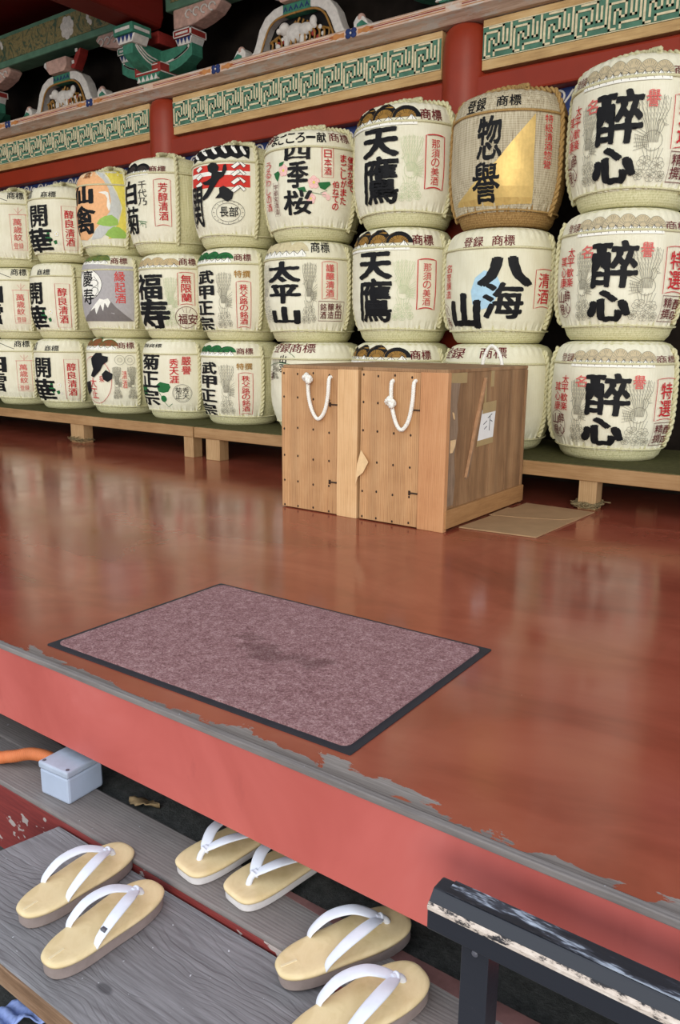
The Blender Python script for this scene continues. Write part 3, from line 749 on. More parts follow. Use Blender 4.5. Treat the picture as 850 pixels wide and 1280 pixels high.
class Print:
    """flat shapes by ink colour, later wrapped round the barrel"""
    def __init__(s): s.c = {}; s.k = 0; s.own = ''
    def put(s, col, vs, fs, rough=0.):
        s.c.setdefault((col, s.own), []).append((vs, fs, s.k, rough))
    def poly(s, col, pts):
        tr = tessellate_polygon([[Vector((x, y, 0)) for x, y in pts]]); s.put(col, pts, [tuple(t) for t in tr])
    def line(s, col, pts, w, closed=False):
        n = len(pts); vs = []
        for i in range(n):
            a = pts[(i-1) % n] if (closed or i) else pts[i]; b = pts[(i+1) % n] if (closed or i < n-1) else pts[i]
            dx, dy = b[0]-a[0], b[1]-a[1]; l = math.hypot(dx, dy) or 1
            vs += [(pts[i][0]-dy/l*w/2, pts[i][1]+dx/l*w/2), (pts[i][0]+dy/l*w/2, pts[i][1]-dx/l*w/2)]
        fs = [(2*i, 2*i+1, (2*i+3) % (2*n), (2*i+2) % (2*n)) for i in range(n if closed else n-1)]
        s.put(col, vs, fs)
    def ellipse(s, col, b, w, n=40):
        cx, cy, rx, ry = (b[0]+b[2])/2, (b[1]+b[3])/2, (b[2]-b[0])/2, (b[3]-b[1])/2
        pts = [(cx+rx*math.cos(2*PI*i/n), cy+ry*math.sin(2*PI*i/n)) for i in range(n)]
        s.line(col, pts, w, True) if w else s.poly(col, pts)
    def text(s, col, txt, b, vert, bold, rough):
        n = len(txt)
        for i, ch in enumerate(txt):
            if vert: x0, x1 = b[0], b[2]; h = (b[3]-b[1])/n; y1 = b[3]-h*i; y0 = y1-h
            else: w = (b[2]-b[0])/n; x0 = b[0]+w*i; x1 = x0+w; y0, y1 = b[1], b[3]
            gv, gf, g = glyph(ch, 0)
            m = .04 if n > 1 else 0
            if bold > .018: m += bold/(1+2*bold)
            mx, my = (x1-x0)*m, (y1-y0)*m
            sx = (x1-x0-2*mx)/max(.5, g[2]-g[0]); sy = (y1-y0-2*my)/max(.5, g[3]-g[1])
            cx, cy = (x0+x1)/2, (y0+y1)/2; gx, gy = (g[0]+g[2])/2, (g[1]+g[3])/2
            base = [(cx+(x-gx)*sx, cy+(y-gy)*sy) for x, y in gv]
            s.put(col, base, gf, rough)
            if bold:                                           # a loaded brush: the stroke swells evenly on all sides
                m = 8 if bold > .018 else 4
                for q in range(m):
                    dx, dy = bold*sx*math.cos(q*2*PI/m+.4), bold*sy*.8*math.sin(q*2*PI/m+.4)
                    s.put(col, [(x+dx, y+dy) for x, y in base], gf, rough)
    def banner(s, col, b, w):
        x0, y0, x1, y1 = b; c = min((x1-x0)*.3, .03); pts = []
        for i in range(7): t = i/6; pts.append((x0+(x1-x0)*t, y1-.006*(1-math.sin(PI*t))))
        for i in range(7): t = i/6; pts.append((x1-(x1-x0)*t, y0+.010*math.sin(PI*t)))
        s.line(col, pts, w, True)
    def pine(s, c1, c2, b, n):
        x0, y0, x1, y1 = b; w = (x1-x0)/n; h = y1-y0
        for i in range(n):
            cx = x0+w*(i+.5); top = y1-h*(.25*abs((i+.5)/n-.5)*1.6); cy = y0+h*.34; rx = w*.64; ry = top-cy
            arc = [(cx+rx*math.cos(PI*k/14), cy+ry*math.sin(PI*k/14)) for k in range(15)]
            s.k += 1; s.poly(c1, arc); s.k += 1
            s.line(c2, arc, .0035 if c2 in ('black', 'leaf') else .0018)
            for q in range(1, 12):
                a = PI*q/12; s.line(c2, [(cx+rx*.35*math.cos(a), cy+ry*.3*math.sin(a)), (cx+rx*.9*math.cos(a), cy+ry*.9*math.sin(a))], .002)
            if c2 == 'black' or c1 == 'leaf':
                m = 9; rim = [(cx+rx*(.98+.08*math.cos(k*6))*math.cos(PI*k/m), cy+ry*(1.0+.06*math.sin(k*5))*math.sin(PI*k/m)) for k in range(m+1)]
                inn = [(cx+rx*.7*math.cos(PI*k/m), cy+ry*.66*math.sin(PI*k/m)) for k in range(m, -1, -1)]
                s.k += 1; s.poly(c2 if c1 != 'leaf' else 'leaf', rim+inn)
        s.k += 1
        m = n*4; up_ = []; rnd = random.Random(n)
        for i in range(m+1):
            up_.append((x0+(x1-x0)*i/m, y0+h*(.16+.30*(i % 2)*rnd.uniform(.6, 1))))
        s.poly('white', [(x0, y0)]+up_+[(x1, y0)]); s.k += 1
        s.line('black', up_, .003)
        for i in range(0, m, 2): s.line('black', [(up_[i+1][0], up_[i+1][1]), (up_[i+1][0]+w*.10, y0+h*.06)], .002)
    def bird(s, col, b, flip):
        """an engraved crane with raised plumes above a spray of flowers"""
        x0, y0, x1, y1 = b; W = x1-x0; H = y1-y0
        def q(x, y): return (x0+W*((1-x) if flip else x), y0+H*y)
        w = .0016
        for i in range(9):
            t = i/8; bx = .30+.40*t
            s.line(col, [q(bx*.6+.18, .44), q(bx+.02, .62+.02*math.sin(i)), q(.12+.78*t, .80), q(.10+.85*t+.04*math.sin(i*2), .97-.10*abs(t-.45))], w*1.25)
            for k in range(5):
                y = .66+.06*k; xx = .16+.72*t
                s.line(col, [q(xx, y), q(xx+.05, y+.045)], w*.8)
        body = [q(.50+.26*math.cos(a*PI/8), .46+.11*math.sin(a*PI/8)) for a in range(16)]
        s.line(col, body, w*1.2, True)
        for i in range(7): s.line(col, [q(.62, .40+.02*i), q(.98, .36+.045*i)], w); s.line(col, [q(.58+.05*i, .38), q(.66+.05*i, .52)], w)
        s.line(col, [q(.36, .52), q(.26, .58), (q(.22, .64)), q(.30, .70), q(.40, .67), q(.38, .60), q(.44, .52)], w*1.4)
        s.line(col, [q(.22, .65), q(.10, .63), q(.23, .625)], w*1.3)
        for fx, fy, fr in ((.30, .20, .20), (.66, .22, .20), (.46, .09, .17), (.80, .10, .15), (.16, .08, .14)):
            for k in range(6):
                a = k*PI/3; pts = [q(fx+fr*(.55*math.cos(a)+.45*math.cos(c*PI/5)), fy+fr*.42*(.55*math.sin(a)+.45*math.sin(c*PI/5))) for c in range(10)]
                s.line(col, pts, w*.9, True)
        for i in range(6): s.line(col, [q(.3+.07*i, .26), q(.2+.11*i, .38)], w*1.1)
    def flower(s, col, c2, p, r):
        for k in range(5):
            a = R(90+72*k); cx, cy = p[0]+r*.55*math.cos(a), p[1]+r*.55*math.sin(a)
            pts = [(cx+r*.5*math.cos(t*PI/7), cy+r*.5*math.sin(t*PI/7)) for t in range(14)]
            s.poly(col, pts); s.line('tan' if col == 'white' else 'pink', pts, .0009, True)
        s.k += 1; s.ellipse(c2, (p[0]-r*.24, p[1]-r*.24, p[0]+r*.24, p[1]+r*.24), 0, 12)
    def meshes(s, name):
        out = []
        for (col, own), items in s.c.items():
            bm = bmesh.new(); lay = bm.verts.layers.float.new('lift')
            for vs, fs, k, rough in items:
                b2 = bmesh.new(); vv = [b2.verts.new((x, y, 0)) for x, y in vs]
                for f in fs:
                    try: b2.faces.new([vv[i] for i in f])
                    except ValueError: pass
                xs = [v[0] for v in vs]; ys = [v[1] for v in vs]
                sx = .011 if rough else .016; sy = .013 if rough else .022
                for lo, hi, st, nrm in ((min(xs), max(xs), sx, (1, 0, 0)), (min(ys), max(ys), sy, (0, 1, 0))):
                    c = math.floor(lo/st)*st+st
                    while c < hi:
                        bmesh.ops.bisect_plane(b2, geom=b2.verts[:]+b2.edges[:]+b2.faces[:], plane_co=(nrm[0]*c, nrm[1]*c, 0), plane_no=nrm, dist=1e-6); c += st
                m = {}
                for v in b2.verts:
                    x, y = v.co.x, v.co.y
                    if rough:
                        nz = noise.noise_vector(Vector((x*55+k, y*55, 3.1)))*rough*1.1+noise.noise_vector(Vector((x*190, y*190+k, 7.)))*rough*.6
                        x += nz.x; y += nz.y
                    y = min(max(y, .060), .553)
                    m[v] = bm.verts.new(on_barrel(x, y, .0013+.0003*min(k, 14)+.0001*max(0, k-14)))
                for f in b2.faces:
                    try: bm.faces.new([m[v] for v in f.verts])
                    except ValueError: pass
                b2.free()
            for f in bm.faces:
                c = f.calc_center_median(); nn = Vector((c.x, c.y, 0))
                f.normal_update()
                if f.normal.dot(nn) < 0: f.normal_flip()
            me = bpy.data.meshes.new(name+'_'+col); bm.to_mesh(me); bm.free(); me.materials.append(MATS['ink_'+col]); out.append((col, own, me))
        return out
PART = dict(black='black_lettering', red='red_lettering', maroon='maroon_lettering', gray='engraved_bird_print', palegreen='pale_green_print', leaf='green_leaf_print', white='white_print',
    pink='pink_lettering', tan='tan_print', gold='golden_print', petal='pink_petal_print', yellow='yellow_print', paleGold='pale_gold_print', goldleaf='gold_leaf_print', snowblue='blue_snow_print',
    flagred='red_band_print', ochre='ochre_lettering', charcoal='charcoal_print', brass='brass_print', orange='orange_panel_print', silver='silver_sweep_print', lime='lime_cloud_print',
    brown='brown_print', mossy='moss_print', steel='grey_panel_print', rock='mountain_print', scarlet='scarlet_lettering')
PRINTS = {}
def prints(design):
    if design not in PRINTS:
        p = Print()
        for it in DESIGNS[design]:
            k = it[0]; p.k += 1; p.own = str(p.k) if k in ('T', 'bird', 'B', 'flower') else ('crest' if k == 'pine' else '')
            if k == 'T': p.text(*it[1:])
            elif k == 'P': p.poly(it[1], it[2])
            elif k == 'L': p.line(it[1], it[2], it[3], bool(it[4]))
            elif k == 'E': p.ellipse(*it[1:])
            elif k == 'B': p.banner(*it[1:])
            elif k == 'R':
                b, w = it[2], it[3]; p.line(it[1], [(b[0], b[1]), (b[2], b[1]), (b[2], b[3]), (b[0], b[3])], w, True)
            elif k == 'F': b = it[2]; p.poly(it[1], [(b[0], b[1]), (b[2], b[1]), (b[2], b[3]), (b[0], b[3])])
            elif k == 'pine': p.pine(*it[1:])
            elif k == 'bird': p.bird(*it[1:])
            elif k == 'flower': p.flower(*it[1:])
        PRINTS[design] = p.meshes(design)
    return PRINTS[design]

def side_path(sgn, off=.011, stacked=False):
    a = sgn*(HALF+R(1.5)); out = []
    for r, z in [(.03, .575), (.10, .572)]+[(r, z) for r, z in reversed(PROFILE) if r > .12 and z > .03]:
        rr = r+off if z < .56 else r; zz = z+(.010 if z > .53 else 0)
        out.append((rr*math.sin(a), -rr*math.cos(a), zz))
    if stacked: out = [(p[0], p[1], min(p[2], .535)) for p in out if math.hypot(p[0], p[1]) > .257]
    return smooth_path(out, 3)
def barrel_meshes(straw, paper, rope):
    """the meshes every barrel of one colouring shares"""
    body = MB().lathe([(.001, 0.)]+[(r, z) for r, z in PROFILE]+[(.001, .556)], 72).build('straw_body', straw, smooth=True)
    pm = MB(); nz = 46; na = 150; zs = [.054+(.545-.054)*i/nz for i in range(nz+1)]
    for z in zs:
        for i in range(na+1):
            a = -HALF+2*HALF*i/na; r = paper_rad(a, z); pm.v.append((r*math.sin(a), -r*math.cos(a), z))
    rim = [(.195, .5525), (.15, .5555)]
    for r, z in rim:
        for i in range(na+1):
            a = -HALF+2*HALF*i/na; rr = r+.003*math.sin(a*38); pm.v.append((rr*math.sin(a), -rr*math.cos(a), z))
    for j in range(nz+len(rim)):
        for i in range(na): pm.f.append((j*(na+1)+i, j*(na+1)+i+1, (j+1)*(na+1)+i+1, (j+1)*(na+1)+i))
    wrap = pm.build('paper_wrapper', paper, smooth=True)
    def hoop(z, off, r, wob=0.):
        m = MB(); p = []
        for i in range(120):
            a = 2*PI*i/120; zz = z+wob*math.sin(a*3+1); rr = prad(zz)+off; p.append((rr*math.sin(a), -rr*math.cos(a), zz))
        return m.tube(p, r, 7, True)
    waist = hoop(.452, .0085, .0055).build('waist_rope', rope, smooth=True)
    low = hoop(.060, .0075, .0042, .003).build('hem_cord', rope, smooth=True)
    sides = [twisted(MB(), side_path(s), .0125, .058).build('side_rope', rope, smooth=True) for s in (-1, 1)]
    sides += [twisted(MB(), side_path(s, stacked=True), .0125, .058).build('side_rope', rope, smooth=True) for s in (-1, 1)]
    kn = MB()
    twisted(kn, [(.07*math.cos(t*2*PI/24), -.02+.05*math.sin(t*2*PI/24), .575+.012*math.sin(t*.8)) for t in range(25)], .016, .05)
    twisted(kn, smooth_path([(-.10, -.10, .568), (-.03, -.05, .590), (.03, -.01, .596), (.10, .07, .568)], 5), .015, .05)
    twisted(kn, smooth_path([(.13, -.13, .566), (.05, -.05, .588), (-.04, .02, .590), (-.11, .08, .566)], 5), .015, .05)
    knot = kn.build('top_knot', rope, smooth=True)
    return [body, wrap, waist, low]+sides+[knot]
KINDS = {}
def make_barrel(key, design, label, group, straw='green_straw', paper='woven_paper', rope='pale_rope'):
    x, z0, sz, sr, rot = BARRELS[key]
    t = thing('sake_barrel', (x, 3.9, z0), label, 'barrel', group, R(rot)); t.scale = (sr, sr, sz)
    kk = (straw, paper, rope)
    first = kk not in KINDS
    if first: KINDS[kk] = barrel_meshes(*kk)
    parts = KINDS[kk]
    parts = parts[:6]+parts[8:] if key[1:] == 'top' else parts[:4]+parts[6:8]      # no loops on top under another barrel
    for p in parts:
        c = p.copy(); COL.objects.link(c); c.parent = t; c.name = p.name.split('.')[0]
    for col, own, me in prints(design):
        o = bpy.data.objects.new(PART[col] if own != 'crest' else 'pine_crest_'+PART[col].split('_')[0], me); COL.objects.link(o); o.parent = t
    return t
ROWS = 'stacked sake barrels'
L = {
 'Abot': ('snow', 'cream sake barrel with pink boxed characters, leftmost on the bench, lowest row'),
 'Amid': ('snow', 'cream sake barrel with pink boxed characters, leftmost of the middle row'),
 'Atop': ('snow', 'cream sake barrel with pink boxed characters, leftmost of the top row'),
 'Bbot': ('camellia', 'sake barrel with white camellia and red seal strip, standing on the bench, lowest row'),
 'Bmid': ('camellia', 'sake barrel with white camellia and red seal strip, in the middle row'),
 'Btop': ('camellia', 'sake barrel with white camellia and red seal strip, in the top row'),
 'Cbot': ('plum', 'sake barrel on the bench with black plum blossom blot inside a red oval'),
 'Cmid': ('volcano', 'sake barrel with grey panel showing a white capped mountain and scarlet characters'),
 'Ctop': ('hermit', 'narrow sake barrel with orange and yellow front, white crane and green clouds'),
 'Dbot': ('chrysgreen', 'sake barrel on the bench with green leaf sprig behind bold black characters'),
 'Dmid': ('fortune', 'sake barrel with pale green motif and maroon round seal under a red banner'),
 'Dtop': ('chrysanthemum', 'top row sake barrel with dark charcoal pine crest and slim red banner'),
 'Ebot': ('armour', 'sake barrel with green pine crest and four black characters, standing on the bench'),
 'Emid': ('armour', 'sake barrel with green pine crest and four black characters, in the middle row'),
 'Etop': ('stripe', 'sake barrel with red striped band, black scalloped rim and round stamp'),
 'Fbot': ('crane_field', 'sake barrel with green leaf arcs, mostly hidden behind the left wooden crate'),
 'Fmid': ('mountain', 'sake barrel with pale gold pine crest and square maroon seal'),
 'Ftop': ('season', 'sake barrel painted with pink cherry blossoms and three black characters'),
 'Gbot': ('hawk', 'black and gold pine crest sake barrel, lowest row, mostly hidden behind the crates'),
 'Gmid': ('hawk', 'black and gold pine crest sake barrel with red banner, in the middle row'),
 'Gtop': ('hawk', 'black and gold pine crest sake barrel with red banner, in the top row'),
 'Hbot': ('hidden', 'sake barrel half hidden behind the right wooden crate, lowest row'),
 'Hmid': ('ocean', 'sake barrel with pale blue snow patch behind three black characters'),
 'Htop': ('straw', 'brown reed sake barrel with slanted gold panel and brown ropes'),
 'Ibot': ('drunken', 'large cream sake barrel with two cranes, standing on the bench at far right'),
 'Imid': ('drunken', 'large cream sake barrel with two cranes, at far right of the middle row'),
 'Itop': ('drunken', 'large cream sake barrel with two cranes, at far right of the top row'),
}
def build_barrels():
    for key, (design, label) in L.items():
        kw = {}
        if design == 'straw': kw = dict(straw='brown_straw', paper='weathered_reed', rope='brown_rope')
        elif design in ('ocean', 'hidden'): kw = dict(paper='pale_yellow_paper')
        make_barrel(key, design, label, {'bot': 'barrels on the bench', 'mid': 'barrels in the middle row', 'top': 'barrels in the top row'}[key[1:]], **kw)
    for ps in KINDS.values():
        for p in ps: bpy.data.objects.remove(p)
# ------------------------------------------------------------------ the setting
def build_setting():
    structure(MB().box((-10, 1.012, -.2), (1.6, 4.75, 0)).build('floor', 'red_lacquer_floor'))
    structure(MB().box((-10, 1.0, -.2), (1.6, 1.012, -.012)).build('trim_1', 'salmon_paint', bevel=.002))
    structure(MB().box((-10, .997, -.012), (1.6, 1.012, .0006)).build('trim_2', 'grey_beam', bevel=.002))
    structure(MB().box((-10, 1.037, -.5), (1.6, 4.75, -.318)).build('ground_ledge', 'dark_grit'))
    structure(MB().box((-10, -3.2, -.62), (4, 1.1, -.5)).build('ground', 'dark_grit'))
    structure(MB().box((-14, -16, -.70), (10, -3.2, -.55)).build('ground_court', 'court_gravel'))
    # the wall behind the barrels
    structure(MB().box((-10, 4.62, 0), (1.6, 4.75, 3.4)).build('wall_back', 'dark_board'))
    structure(MB().box((-8.2, 1.3, 0), (-8.0, 4.62, 3.36)).build('light_block_left', 'dark_board'))  # unseen panel, added to block sky light from the left
    structure(MB().box((-10, 4.30, 2.10), (1.6, 4.40, 2.46)).build('trim_3', 'beam_red'))
    structure(MB().box((-10, 4.24, 2.045), (1.6, 4.46, 2.165)).build('trim_4', 'beam_red', bevel=.012))
    structure(MB().box((-10, 4.32, 1.70), (1.6, 4.40, 2.045)).build('trim_5', 'carving_blue'))
    # ceiling boards with rafters over the platform
    structure(MB().box((-10.2, 1.7, 3.36), (1.6, 4.75, 3.42)).build('ceiling', 'soffit_red'))
    structure(MB().box((-8, 4.16, 0), (1.6, 4.18, .19)).build('baseboard_back', 'dark_board'))  # baseboard, added in near-black to stand in for the shade under the bench
    # swirling scrolls carved in the blue rail
    sc = MB()
    for i in range(84):
        x = -7.2+i*.105; zc = 2.0-.02*(i % 2)
        pts = []
        for k in range(22):
            a = k*.42; rr = .040*(1-k/26)
            pts.append((x+rr*math.cos(a)*(1 if i % 2 else -1), 4.317, zc+rr*math.sin(a)))
        sc.tube(pts, .0065, 5)
        sc.tube(smooth_path([(x+.03, 4.317, zc-.03), (x+.055, 4.317, zc), (x+.075, 4.317, zc+.03)], 4), .006, 5)
    o = sc.build('trim_6', 'carving_white', smooth=True); structure(o)

PX = (-7.18, -4.735, -2.29, .155)
def build_pillars():
    for i, x in enumerate(PX[:3]):
        if i == 0: continue
        t = thing('round_pillar', (x, 4.31, 0), ('', 'round red pillar between the left and middle fret panels', 'round red pillar between the middle and right fret panels')[i], 'pillar', 'round red pillars')
        m = MB().lathe([(.001, 0), (.132, 0), (.132, 2.26), (.129, 2.34), (.122, 2.39), (.110, 2.42), (.09, 2.437), (.001, 2.44)], 40)
        m.build('shaft', 'pillar_red', t, smooth=True)
        MB().lathe([(.15, 0), (.15, .05), (.143, .06)], 40).build('foot_ring', 'carving_black', t, smooth=True)
def fret_panel(x0, x1, label):
    w = x1-x0; t = thing('fret_panel', ((x0+x1)/2, 4.27, 2.185), label, 'panel', 'painted fret panels'); h = .25
    MB().box((-w/2, -.02, 0), (w/2, .03, h)).build('board', 'panel_ochre', t, bevel=.004)
    MB().box((-w/2+.004, -.024, .050), (w/2-.004, -.02, .212)).build('green_ground', 'fret_green', t)
    e = MB(); 
    for z in (.050, .208): e.box((-w/2+.004, -.0262, z), (w/2-.004, -.0235, z+.004))
    e.build('edge_line', 'fret_cream', t)
    k = MB(); u = .0235; n = max(1, int((w-.03)/(u*6.6))); st = (w-.02)/n; z0 = .062; g = .138/6; lw = .0105
    def seg(a, b):
        (ax, az), (bx, bz) = a, b
        k.box((min(ax, bx)-lw/2, -.0285, min(az, bz)-lw/2), (max(ax, bx)+lw/2, -.0235, max(az, bz)+lw/2))
    for i in range(n):
        X = -w/2+.01+st*i; s = st/6.6
        def P(a, b): return (X+s*(a+.35), z0+g*b)
        for path in ([(0, 0), (0, 5), (3.1, 5), (3.1, 2.2), (2.0, 2.2), (2.0, 3.6), (1.0, 3.6), (1.0, 1.1)],
                     [(5.9, 6), (5.9, 1), (2.1, 1), (2.1, 0.1)], [(1.0, 6), (4.1, 6), (4.1, 2.2), (5.0, 2.2), (5.0, 4.9), (4.1, 3.7)][:5], [(0, 0), (1.1, 0)]):
            for a, b in zip(path, path[1:]): seg(P(*a), P(*b))
    k.build('key_fret', 'fret_cream', t)
def build_frieze():
    fret_panel(PX[0]+.12, PX[1]-.125, 'left painted panel of green and cream key fret, farthest from view')
    fret_panel(PX[1]+.125, PX[2]-.125, 'middle painted panel of green and cream key fret between the pillars')
    fret_panel(PX[2]+.125, PX[3]-.125, 'right painted panel of green and cream key fret, nearest to view')
    t = thing('cornice_beam', (-4, 4.28, 2.44), 'faded pink cornice beam with blue rosettes above the fret panels', 'beam')
    MB().prism([(-.10, .02), (-.14, .035), (-.14, .078), (-.125, .088), (.16, .088), (.16, 0), (-.06, 0)], -6, 4.6, 'YZ').build('timber', 'faded_pink_timber', t, bevel=.003)
    for nm, mt, z, hh in (('red_stripe', 'stripe_red', .055, .004), ('orange_stripe', 'stripe_orange', .064, .003), ('lower_orange_stripe', 'stripe_orange', .044, .003)):
        s = MB()
        for a, b in zip(PX, PX[1:]):
            c = (a+b)/2+4; s.box((a+4+.05, -.1425, z), (c-.68, -.139, z+hh)); s.box((c-.42, -.1425, z), (c+.42, -.139, z+hh)); s.box((c+.68, -.1425, z), (b+4-.05, -.139, z+hh))
        s.build(nm, mt, t)
    for a, b in zip(PX, PX[1:]):
        for d in (-.55, .55):
            c = (a+b)/2+4+d; rz = MB()
            for q in range(4):
                an = PI/4+q*PI/2; rz.ball((c+.028*math.cos(an), -.142, .0565+.016*math.sin(an)), .021, (1, .25, .75), 6)
            ro = rz.build('rosette', 'carving_blue', t, smooth=True)
            MB().ball((c, -.146, .0565), .007, (1, .4, 1), 6).build('rosette_eye', 'carving_white', ro, smooth=True)
            lf = MB()
            for sgn in (-1, 1):
                lf.prism([(c+sgn*.05, .043), (c+sgn*.08, .048), (c+sgn*.11, .040), (c+sgn*.17, .057), (c+sgn*.11, .074), (c+sgn*.08, .066), (c+sgn*.05, .070)], -.1415, -.138)
            lf.build('rosette_leaf', 'stripe_orange', ro)

def kaerumata(x, label):
    """frog-leg strut: an arched frame with curled feet round a carving"""
    t = thing('frog_leg_strut', (x, 4.27, 2.528), label, 'strut', 'carved frog-leg struts'); t.scale = (1.08, 1, 1.05)
    half = [(.56, .0), (.555, .02), (.50, .035), (.47, .075), (.425, .085), (.40, .055), (.405, .025), (.37, .018), (.335, .04), (.31, .09), (.285, .155), (.235, .215), (.17, .245), (.10, .255)]
    inner = [(.10, .20), (.16, .187), (.21, .155), (.245, .10), (.27, .04), (.30, 0.)]
    for s in (-1, 1):
        pts = [(s*a, b) for a, b in half+inner]
        MB().prism(pts, -.05, .04).build('arch_leg', 'carving_white', t, bevel=.008)
        MB().prism([(s*a, b) for a, b in [(.52, .008), (.50, .026), (.462, .055), (.43, .04), (.425, .008)]], -.054, -.05).build('foot_leaf', 'carving_green', t)
        MB().ball((s*.445, -.03, .072), .026, (1, .9, 1), 8).build('foot_curl', 'faded_pink', t, smooth=True)
        rim = smooth_path([(s*.275, -.052, .008), (s*.24, -.052, .085), (s*.20, -.052, .15), (s*.13, -.052, .186), (0, -.052, .192)], 5)
        MB().tube(rim, .0065, 6).build('gilt_rim', 'carving_gold', t, smooth=True)
    MB().prism([(-.10, .19), (.10, .19), (.10, .25), (-.10, .25)], -.05, .04).build('crown', 'carving_green', t, bevel=.004)
    zz = MB()
    for i in range(5):
        c = -.08+.04*i; zz.prism([(c-.016, .21), (c, .238), (c+.016, .21), (c+.009, .21), (c, .226), (c-.009, .21)], -.0535, -.05)
    zz.build('zigzag', 'carving_blue', t)
    rnd = random.Random(int(x*10)); cw, cg = MB(), MB()
    cw.ball((-.03, -.015, .095), .062, (1.2, .6, .9)).ball((-.10, -.035, .125), .036, (1, .8, 1)).ball((-.128, -.05, .113), .018).ball((.05, -.025, .10), .045, (1.3, .6, .8)).ball((-.085, -.03, .045), .022, (.8, .8, 2)).ball((.03, -.03, .04), .022, (.8, .8, 1.8)).ball((.11, -.03, .13), .024, (1, .7, 1.3))
    for i in range(14):
        a = rnd.uniform(-.2, .2); b = rnd.uniform(.02, .15*(1-abs(a)*2.2)); cw.ball((a, -.03, b), rnd.uniform(.010, .02), (1, .6, 1), 6)
    for i in range(13):
        a = -.21+.035*i; cg.tube(smooth_path([(a, -.02, .006), (a+.02, -.035, .06), (a-.01, -.02, .14-abs(a)*.3), (a*.8, -.012, .175-abs(a)*.4)], 4), .0075, 5)
    for i in range(7):
        a = rnd.uniform(-.2, .2); MB().ball((a, -.03, rnd.uniform(.03, .17*(1-abs(a)*2.2))), .015, (1, .6, 1), 6).build('carved_flower', 'carving_red', t, smooth=True)
    cw.build('carved_beast', 'carving_white', t, smooth=True); cg.build('carved_grass', 'carving_gold', t, smooth=True)
    MB().box((-.25, .012, 0), (.25, .03, .19)).build('backing', 'carving_black', t)
    b = MB().prism([(-.085, .25), (.085, .25), (.12, .285), (.12, .345), (-.12, .345), (-.12, .285)], -.09, .07).build('bearing_block', 'faded_pink', t, bevel=.005)
    MB().prism([(.13, .27), (.20, .36), (.255, .385), (.24, .345), (.17, .255)], -.06, .02).build('tail_scroll', 'carving_red', t, bevel=.006)
    for s in (.165, .21):
        MB().box((s-.012, -.064, .29+(s-.165)*1.6), (s+.014, -.058, .312+(s-.165)*1.6)).build('tail_band', 'carving_white', t)
    MB().tube(smooth_path([(-.13, -.03, .30), (-.17, -.03, .315), (-.205, -.03, .345), (-.19, -.03, .36)], 4), .014, 7).build('side_curl', 'carving_white', t, smooth=True)

